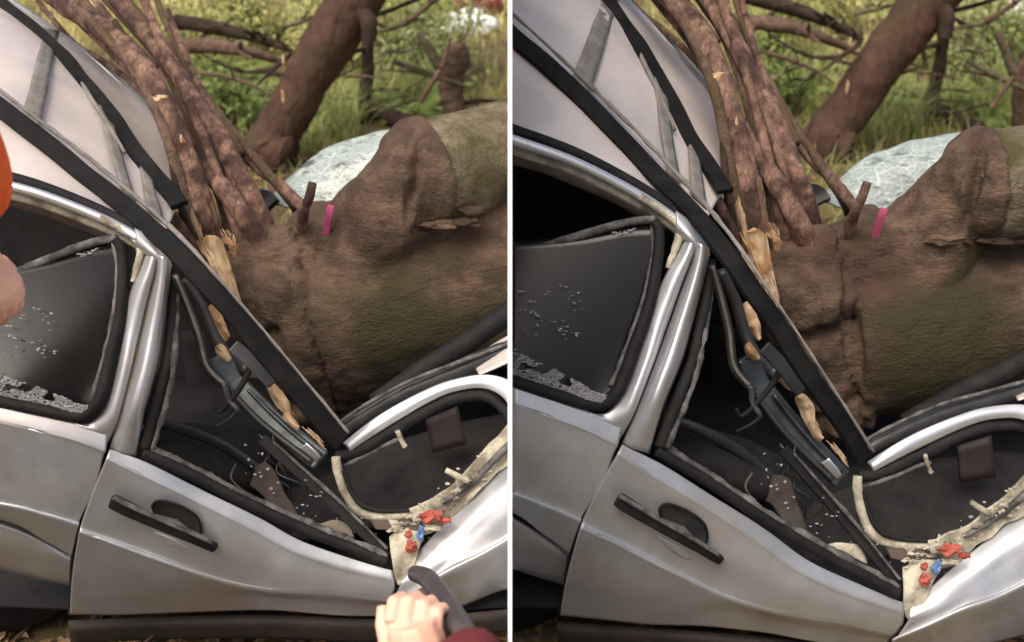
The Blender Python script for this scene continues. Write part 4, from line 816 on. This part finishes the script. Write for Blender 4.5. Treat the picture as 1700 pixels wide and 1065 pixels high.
def frond_mesh(L=.55, seed=0):
    rnd = random.Random(seed); bm = bmesh.new()
    n = 22
    for i in range(1, n):
        f = i / n; p = Vector((L * f, 0, L * (.75 * f - .62 * f * f)))
        t = Vector((1, 0, .75 - 1.24 * f)).normalized()
        pl = L * .30 * math.sin(math.pi * (.12 + .88 * f)) ** .8
        for s in (-1, 1):
            d = (Vector((.45, s, -.12)) + Vector((rnd.uniform(-.1, .1), 0, rnd.uniform(-.12, .12)))).normalized()
            leaf(bm, p, d, Vector((0, 0, 1)), pl, L * .045, .1)
    add_tube(bm, [Vector((L * f, 0, L * (.75 * f - .62 * f * f))) for f in (0, .25, .5, .75, 1)], [.004, .0035, .003, .002, .001], 4)
    me = bpy.data.meshes.new('frond'); bm.to_mesh(me); bm.free(); me.materials.append(M['fern']); return me
FR = [frond_mesh(.55, s) for s in range(3)]
def fern(p, scale, n, seed, label):
    rnd = random.Random(seed)
    e = empty('fern', p, label, 'fern', 'ferns on the wood floor')
    for i in range(n):
        o = bpy.data.objects.new('frond', FR[i % 3]); C.objects.link(o); o.parent = e
        o.rotation_euler = (rnd.uniform(-.25, .25), rnd.uniform(-.5, .15), i * 6.283 / n + rnd.uniform(-.3, .3)); s = scale * rnd.uniform(.75, 1.15); o.scale = (s, s, s)
def tuft(p, h, n, seed, label, m='tuft', wd=.010):
    rnd = random.Random(seed); bm = bmesh.new()
    for i in range(n):
        blade(bm, p + Vector((rnd.gauss(0, .05), rnd.gauss(0, .05), -.01)), rnd.uniform(0, 6.283), h * rnd.uniform(.6, 1.15), wd * rnd.uniform(.7, 1.3), rnd.uniform(.35, 1.1), 5)
    o = build('grass_tuft', bm, M[m], None, smooth=False, recalc=False); setp(o, label, 'grass tuft', 'grass tufts')
def shrub(p, h, rad, n, seed, label, lm='shrub'):
    rnd = random.Random(seed)
    e = empty('shrub', p, label, 'shrub', 'shrubs behind the wrecks')
    bm = bmesh.new(); tips = []
    for i in range(9):
        az = rnd.uniform(0, 6.283); q = p.copy(); pts = [q.copy()]
        dr = Vector((math.cos(az) * rnd.uniform(.1, .7), math.sin(az) * rnd.uniform(.1, .7), 1)).normalized()
        for k in range(6):
            q = q + dr * h / 6 + Vector((rnd.gauss(0, .02), rnd.gauss(0, .02), 0)); pts.append(q.copy()); dr = (dr + Vector((rnd.gauss(0, .2), rnd.gauss(0, .2), 0))).normalized()
        add_tube(bm, pts, [.009 * (1 - .12 * k) for k in range(7)], 5); tips += pts[2:]
    build('stem', bm, M['bark'], e)
    bm = bmesh.new()
    for i in range(n):
        c = rnd.choice(tips) + Vector((rnd.gauss(0, rad * .35), rnd.gauss(0, rad * .35), rnd.gauss(0, h * .1)))
        if c.z < .03: continue
        d = Vector((rnd.uniform(-1, 1), rnd.uniform(-1, 1), rnd.uniform(-.6, .6))).normalized()
        leaf(bm, c, d, Vector((rnd.uniform(-.4, .4), rnd.uniform(-.4, .4), 1)).normalized(), rnd.uniform(.035, .085), rnd.uniform(.016, .04))
    build('foliage', bm, M[lm], e, smooth=False, recalc=False)

BL, BR = Bay('left'), Bay('right')
for B in (BL, BR):
    make_leaning_tree(B); make_dark_sapling(B); make_log(B); make_dead_branches(B)
make_knobby(BL); make_knobby(BR)

fspots = [(1290, 128, .75, 'beside the forked branches'), (1325, 150, .6, 'left of the leaning trunk'), (1300, 175, .7, 'low behind the forked branches'), (1345, 105, .6, 'under the dead limbs'), (1500, 170, .6, 'right of the leaning trunk'), (1530, 120, .6, 'left of the thin dark stem'), (1640, 200, .7, 'behind the broken limb'), (1600, 165, .65, 'right of the thin dark stem'), (1590, 60, .8, 'far right of the leaning trunk'), (1400, 35, .8, 'far left of the leaning trunk')]
for B in (BL, BR):
    for i, (x, y, s, lab) in enumerate(fspots):
        fern(gp(B, x, y), s * 1.0, 9, i * 5 + (100 if B.left else 0), 'green fern %s in the %s view' % (lab, B.side))
    for i, (x, y, h, n, lab) in enumerate(((1470, 215, .55, 110, 'pale spiky grass tuft right of the leaning trunk foot'), (1505, 228, .45, 90, 'pale spiky grass tuft above the shattered windscreen'), (1440, 238, .35, 60, 'short grass tuft at the windscreen edge'), (1580, 190, .5, 70, 'grass tuft behind the dark log'), (1660, 190, .6, 90, 'tall grass tuft behind the broken limb'))):
        tuft(gp(B, x, y), h, n, i + (50 if B.left else 0), lab + ' in the %s view' % B.side)
    for i, (x, y, h, r_, n, lab, lm) in enumerate(((1630, 150, .8, .35, 700, 'grey-green shrub right of the thin dark stem', 'shrub'), (1690, 175, .7, .3, 600, 'loose shrub at the right above the broken limb', 'fern'), (1545, 95, .8, .35, 600, 'loose shrub behind the thin dark stem', 'shrub'), (1330, 60, 1.0, .4, 700, 'leafy shrub behind the dead limbs', 'fern'), (1440, 25, 1.1, .5, 700, 'leafy shrub far behind the leaning trunk', 'grass'), (1270, 140, .6, .3, 500, 'bright low shrub by the forked branches', 'fern'),
            (1490, 120, .55, .35, 900, 'pale low shrub right of the leaning trunk middle', 'pale'), (1600, 115, .6, .4, 1000, 'pale spreading shrub between thin stem and knobby stem', 'pale'), (1395, 60, .7, .4, 900, 'yellow-green shrub left of the leaning trunk top', 'pale'), (1285, 95, .6, .35, 800, 'yellow-green shrub under the dead limbs', 'pale'),
            (1580, 35, .9, .5, 1000, 'yellow-green shrub far back right of the leaning trunk', 'pale'), (1660, 125, .6, .3, 800, 'small green shrub beside the forked stick', 'fern'), (1310, 200, .4, .25, 500, 'low dark green shrub near the branch fork', 'fern'))):
        shrub(gp(B, x, y), h, r_, n, i * 3 + (70 if B.left else 0), lab + ' in the %s view' % B.side, lm)

# grass, straw and dead leaves that nobody could count
rnd = random.Random(5)
bmg, bms = bmesh.new(), bmesh.new()
for i in range(38000):
    Y = 3.6 + (rnd.random() ** 1.3) * 11.5; x = rnd.uniform(-.62, .62) * Y * 1.15
    dens = noise.noise(Vector((x * .9, Y * .9, 7)))
    p = Vector((x, Y, ground_z(x, Y) - .01))
    straw = noise.noise(Vector((x * .5, Y * .5, 1))) + (Y - 8.5) * .18 > .15
    if dens < -.28 and Y < 8: continue
    blade(bms if straw else bmg, p, rnd.uniform(0, 6.283), rnd.uniform(.06, .24) * (1.1 if Y > 6 else .8), rnd.uniform(.004, .010) * (Y / 7 + .3), rnd.uniform(.2, 1.1), 3)
o = build('grass', bmg, M['grass'], None, smooth=False, recalc=False); setp(o, 'green grass covering the ground behind the wrecks', 'grass', kind='stuff')
o = build('dry_grass', bms, M['straw'], None, smooth=False, recalc=False); setp(o, 'yellow dry grass in the clearing at the back', 'dry grass', kind='stuff')
bm = bmesh.new()
for i in range(9000):
    if i < 5000: x, y = rnd.uniform(-1.6, 1.6), rnd.uniform(1.0, 3.0)
    else: x, y = rnd.uniform(-5, 5), rnd.uniform(3, 9)
    p = Vector((x, y, ground_z(x, y) + rnd.uniform(.003, .02)))
    a = rnd.uniform(0, 6.283)
    leaf(bm, p, Vector((math.cos(a), math.sin(a), rnd.uniform(-.2, .4))).normalized(), Vector((rnd.uniform(-.4, .4), rnd.uniform(-.4, .4), 1)).normalized(), rnd.uniform(.03, .07), rnd.uniform(.012, .035), .25)
o = build('leaf_litter', bm, M['litter'], None, smooth=False, recalc=False); setp(o, 'brown dead leaves scattered over the soil', 'leaf litter', kind='stuff')
bm = bmesh.new()
for i in range(420):
    x, y = rnd.uniform(-4, 4), rnd.choice((rnd.uniform(1.2, 2.2), rnd.uniform(3.5, 8)))
    p = Vector((x, y, ground_z(x, y) + .012)); a = rnd.uniform(0, 6.283); l_ = rnd.uniform(.1, .5)
    d = Vector((math.cos(a), math.sin(a), rnd.uniform(0, .35)))
    add_tube(bm, [p, p + d * l_ * .5 + Vector((rnd.gauss(0, .02), rnd.gauss(0, .02), rnd.gauss(0, .01))), p + d * l_], [.005, .004, .002], 5)
o = build('twig_litter', bm, M['bark'], None); setp(o, 'loose twigs lying over the wood floor', 'twigs', kind='stuff')

# red and white bundles glimpsed at the back right of the left view, white one at the right
def sack(px, py, Y, mt, s, label, cat, group=None):
    c = unp(px, py, Y); bm = bmesh.new()
    add_blob(bm, Vector((0, 0, 0)), 1, 3, s, .35, 5, px)
    for v in bm.verts: v.co += c
    o = build('sack', bm, mt, None); setp(o, label, cat, group)
sack(780, 42, ground_Y(52), M['white'], (.24, .14, .14), 'white plastic bundle lying in the grass at the back of the left view', 'bundle')
sack(792, 14, ground_Y(30), M['redcloth'], (.26, .16, .16), 'red bundle lying behind the white one in the left view', 'bundle')
sack(1696, 24, ground_Y(40), M['white'], (.26, .14, .16), 'white plastic bundle lying in the grass at the back of the right view', 'bundle')

# ---------------------------------------------------------------- people
def skin_body(name, chains, m, parent, sub=2):
    """chains: list of lists of (Vector, radius); chains share points by position"""
    verts, rad, edges, idx = [], [], [], {}
    for ch in chains:
        prev = None
        for p, r in ch:
            key = tuple(round(c, 4) for c in p)
            if key not in idx: idx[key] = len(verts); verts.append(p); rad.append(r)
            k = idx[key]
            if prev is not None and prev != k: edges.append((prev, k))
            prev = k
    me = bpy.data.meshes.new(name); me.from_pydata([tuple(v) for v in verts], edges, [])
    o = bpy.data.objects.new(name, me); C.objects.link(o)
    me.materials.append(m)
    sk = o.modifiers.new('skin', 'SKIN'); sk.use_smooth_shade = True
    for i, d in enumerate(me.skin_vertices[0].data): d.radius = (rad[i], rad[i]); d.use_root = (i == 0)
    s = o.modifiers.new('sub', 'SUBSURF'); s.levels = sub; s.render_levels = sub
    dg = bpy.context.evaluated_depsgraph_get(); me2 = bpy.data.meshes.new_from_object(o.evaluated_get(dg), depsgraph=dg); me2.name = name
    bpy.data.objects.remove(o); bpy.data.meshes.remove(me)
    for p in me2.polygons: p.use_smooth = True
    o = bpy.data.objects.new(name, me2); C.objects.link(o)
    if parent is not None: o.parent = parent; o.matrix_parent_inverse = Matrix.Translation(-parent.location)
    return o
V = Vector
def hand_mesh(wrist, fwd, out, palm_n, s=1., curl=.5, m=None, parent=None, name='hand'):
    """fwd along fingers, out towards the thumb, palm_n out of the palm"""
    fwd, out, palm_n = fwd.normalized(), out.normalized(), palm_n.normalized()
    bm = bmesh.new()
    def t(pts, rad): add_tube(bm, pts, rad, 10)
    t([wrist - fwd * .02 * s, wrist + fwd * .03 * s, wrist + fwd * .065 * s, wrist + fwd * .092 * s], [.026 * s, .034 * s, .040 * s, .034 * s])
    for i, (o_, l_) in enumerate(((.030, .072), (.010, .080), (-.011, .074), (-.030, .058))):
        p = wrist + fwd * .085 * s + out * o_ * s; pts = [p]; d = fwd.copy(); ang = 0
        for k, f in enumerate((.45, .32, .23)):
            ang += curl * (1.0, 1.25, 1.0)[k]; d = fwd * math.cos(ang) + palm_n * math.sin(ang); p = p + d * l_ * f * s; pts.append(p)
        t(pts, [.0105 * s, .0098 * s, .009 * s, .0072 * s])
    p = wrist + fwd * .025 * s + out * .028 * s; d1 = (fwd * .75 + out * .6 + palm_n * .3).normalized()
    t([p, p + d1 * .035 * s, p + (d1 + palm_n * .3).normalized() * .065 * s, p + (d1 + fwd * .3 + palm_n * .5).normalized() * .088 * s], [.016 * s, .0135 * s, .012 * s, .009 * s])
    me = bpy.data.meshes.new('h'); bm.to_mesh(me); bm.free(); o = bpy.data.objects.new('h', me); C.objects.link(o)
    r = o.modifiers.new('r', 'REMESH'); r.mode = 'VOXEL'; r.voxel_size = .003
    q = o.modifiers.new('s', 'SMOOTH'); q.iterations = 6
    dg = bpy.context.evaluated_depsgraph_get(); me2 = bpy.data.meshes.new_from_object(o.evaluated_get(dg), depsgraph=dg)
    bpy.data.objects.remove(o); me2.name = name
    for f in me2.polygons: f.use_smooth = True
    me2.materials.clear(); me2.materials.append(m)
    o = bpy.data.objects.new(name, me2); C.objects.link(o)
    if parent is not None: o.parent = parent; o.matrix_parent_inverse = Matrix.Translation(-parent.location)
    return o
def head(c, look, parent, hairm, hat=None):
    """head with nose, ears, eyes, mouth and hair cap; c = centre"""
    f = look.normalized(); up = V((0, 0, 1)); r_ = f.cross(up).normalized(); up = r_.cross(f)
    W = lambda a, b, d: c + r_ * a + f * b + up * d
    bm = bmesh.new(); add_blob(bm, V((0, 0, 0)), 1, 3, (1, 1, 1), 0)
    for v in bm.verts:
        x, y, z = v.co; k = 1 - .22 * max(0, -z) ** 1.5
        v.co = W(x * .076 * k, y * .095 + (.012 if z < -.4 and y > 0 else 0), z * .115)
    h = build('head', bm, M['skin'], parent)
    bm = bmesh.new(); add_tube(bm, [W(0, .088, .012), W(0, .103, -.012), W(0, .112, -.028), W(0, .094, -.034)], [.008, .011, .014, .008], 10); build('nose', bm, M['skin'], h)
    for s in (-1, 1):
        bm = bmesh.new(); add_blob(bm, W(s * .03, .081, .006), .011, 2, (1.2, 1, .7), 0); build('eye', bm, M['hair'], h)
        bm = bmesh.new(); add_blob(bm, W(s * .078, -.005, -.005), .03, 2, (.3, .6, 1), .1); build('ear', bm, M['skin'], h)
    bm = bmesh.new(); add_tube(bm, [W(-.024, .082, -.058), W(0, .091, -.060), W(.024, .082, -.058)], [.004, .006, .004], 8); build('mouth', bm, M['redscrap'], h)
    bm = bmesh.new(); add_blob(bm, V((0, 0, 0)), 1, 3, (1, 1, 1), .08, 8, 2)
    for v in bm.verts:
        x, y, z = v.co; z2 = max(z, -.35 if y < .2 else .35)
        v.co = W(x * .084, y * .102 - .008, z2 * .122 + .008)
    build('hair', bm, hairm, h)
    return h
# person in orange at the left edge, standing by the rear window, hand held in front
pb = V((-1.16, 1.32, 0))
pa = empty('person', pb, 'person in orange jacket at the far left edge, bare hand in front of rear window', 'person')
pel, chest, sh_r, sh_l = V((-1.16, 1.30, .98)), V((-1.14, 1.32, 1.36)), V((-.93, 1.42, 1.48)), V((-1.34, 1.26, 1.46))
elb = V((-.768, 1.50, 1.41)); wr = V((-.835, 1.60, 1.215))
skin_body('body', [[(pel, .15), (V((-1.15, 1.31, 1.15)), .14), (chest, .16), (V((-1.14, 1.33, 1.50)), .065), (V((-1.13, 1.345, 1.58)), .055)],
                   [(chest, .16), (sh_r, .075), (V((-.83, 1.46, 1.55)), .072), (V((-.776, 1.485, 1.475)), .060), (elb, .060), (V((-.769, 1.52, 1.335)), .058), (V((-.85, 1.54, 1.31)), .044), (wr, .030)],
                   [(chest, .16), (sh_l, .075), (V((-1.42, 1.22, 1.2)), .058), (V((-1.43, 1.32, .98)), .042)]], M['orange'], pa)
skin_body('trousers', [[(V((-1.16, 1.30, .99)), .162), (V((-1.06, 1.32, .86)), .105), (V((-1.04, 1.34, .48)), .072), (V((-1.03, 1.34, .12)), .055)],
                       [(V((-1.16, 1.30, .99)), .162), (V((-1.27, 1.27, .86)), .105), (V((-1.29, 1.28, .48)), .072), (V((-1.30, 1.26, .12)), .055)]], M['navy'], pa)
for x, y in ((-1.03, 1.40), (-1.30, 1.32)):
    bm = bmesh.new(); add_tube(bm, [V((x, y - .10, .07)), V((x, y - .02, .075)), V((x, y + .08, .055)), V((x, y + .15, .045))], [.055, .06, .05, .035], 14); build('boot', bm, M['boot'], pa)
head(V((-1.10, 1.37, 1.71)), V((.5, .8, -.35)), pa, M['hair'])
hand_mesh(wr, V((.03, .05, -.17)), V((.3, .9, 0)), V((-1, -.1, 0)), 1.0, .35, M['skin'], pa)
bm = bmesh.new(); add_tube(bm, [V((-.80, 1.415, 1.475)), V((-.785, 1.43, 1.43)), V((-.785, 1.44, 1.39))], [.02, .03, .02], 12); build('sleeve_panel', bm, M['navy'], pa)

# crouching person low at the front: only the hand with the black hose and a red sleeve reach the picture
def l(px, py, Y): return unp(px, py, Y)
wr2 = l(712, 1140, 1.18)
qb = V((-.18, .62, 0))
pc = empty('person', qb, 'person in red crouching low in front, pale fist on black hose at the torn wing', 'person')
elb2 = l(796, 1082, 1.06)
sh2 = V((-.06, .72, .86)); ch2 = V((-.20, .62, .74)); pv2 = V((-.22, .42, .38))
skin_body('body', [[(pv2, .15), (V((-.21, .52, .56)), .14), (ch2, .15), (V((-.20, .63, .87)), .06), (V((-.21, .65, .93)), .052)],
                   [(ch2, .15), (sh2, .07), (V((-.06, .88, .90)), .054), (elb2, .044), (elb2.lerp(wr2, .55), .040), (wr2, .030)],
                   [(ch2, .15), (V((-.36, .70, .84)), .07), (V((-.46, .90, .68)), .052), (V((-.40, 1.10, .56)), .036)]], M['redcloth'], pc)
skin_body('trousers', [[(V((-.22, .42, .37)), .16), (V((-.10, .62, .42)), .10), (V((-.06, .82, .48)), .072), (V((-.06, .72, .26)), .06), (V((-.06, .62, .08)), .045)],
                       [(V((-.22, .42, .37)), .16), (V((-.34, .60, .36)), .10), (V((-.38, .84, .36)), .07), (V((-.38, .70, .16)), .058), (V((-.38, .56, .07)), .045)]], M['navy'], pc)
for x, y in ((-.06, .68), (-.38, .62)):
    bm = bmesh.new(); add_tube(bm, [V((x, y - .12, .055)), V((x, y - .02, .06)), V((x, y + .08, .05)), V((x, y + .15, .04))], [.05, .055, .045, .03], 14); build('boot', bm, M['boot'], pc)
head(V((-.22, .68, 1.00)), V((.1, .9, -.2)), pc, M['hair'])
hand_mesh(wr2, (l(678, 1010, 1.22) - wr2), V((-1, .1, .1)), V((.35, .9, -.3)), 1.05, .75, M['skin'], pc)
hand_mesh(V((-.40, 1.10, .56)), V((.1, .8, -.4)), V((1, 0, .2)), V((0, -.2, -1)), 1., .5, M['skin'], pc)
hs = empty('black_hose', l(690, 955, 1.9), 'thick black hose reaching from the fist to the torn wing', 'hose')
hp = [(690, 952, 1.70, .016), (712, 962, 1.52, .017), (740, 1000, 1.32, .0165), (768, 1045, 1.2, .0165), (796, 1095, 1.12, .0165), (830, 1150, 1.05, .0165)]
s_ = cr(hp, 40); bm = bmesh.new(); add_tube(bm, [unp(*q[:3]) for q in s_], [q[3] for q in s_], 16); build('tube', bm, M['tool'], hs)
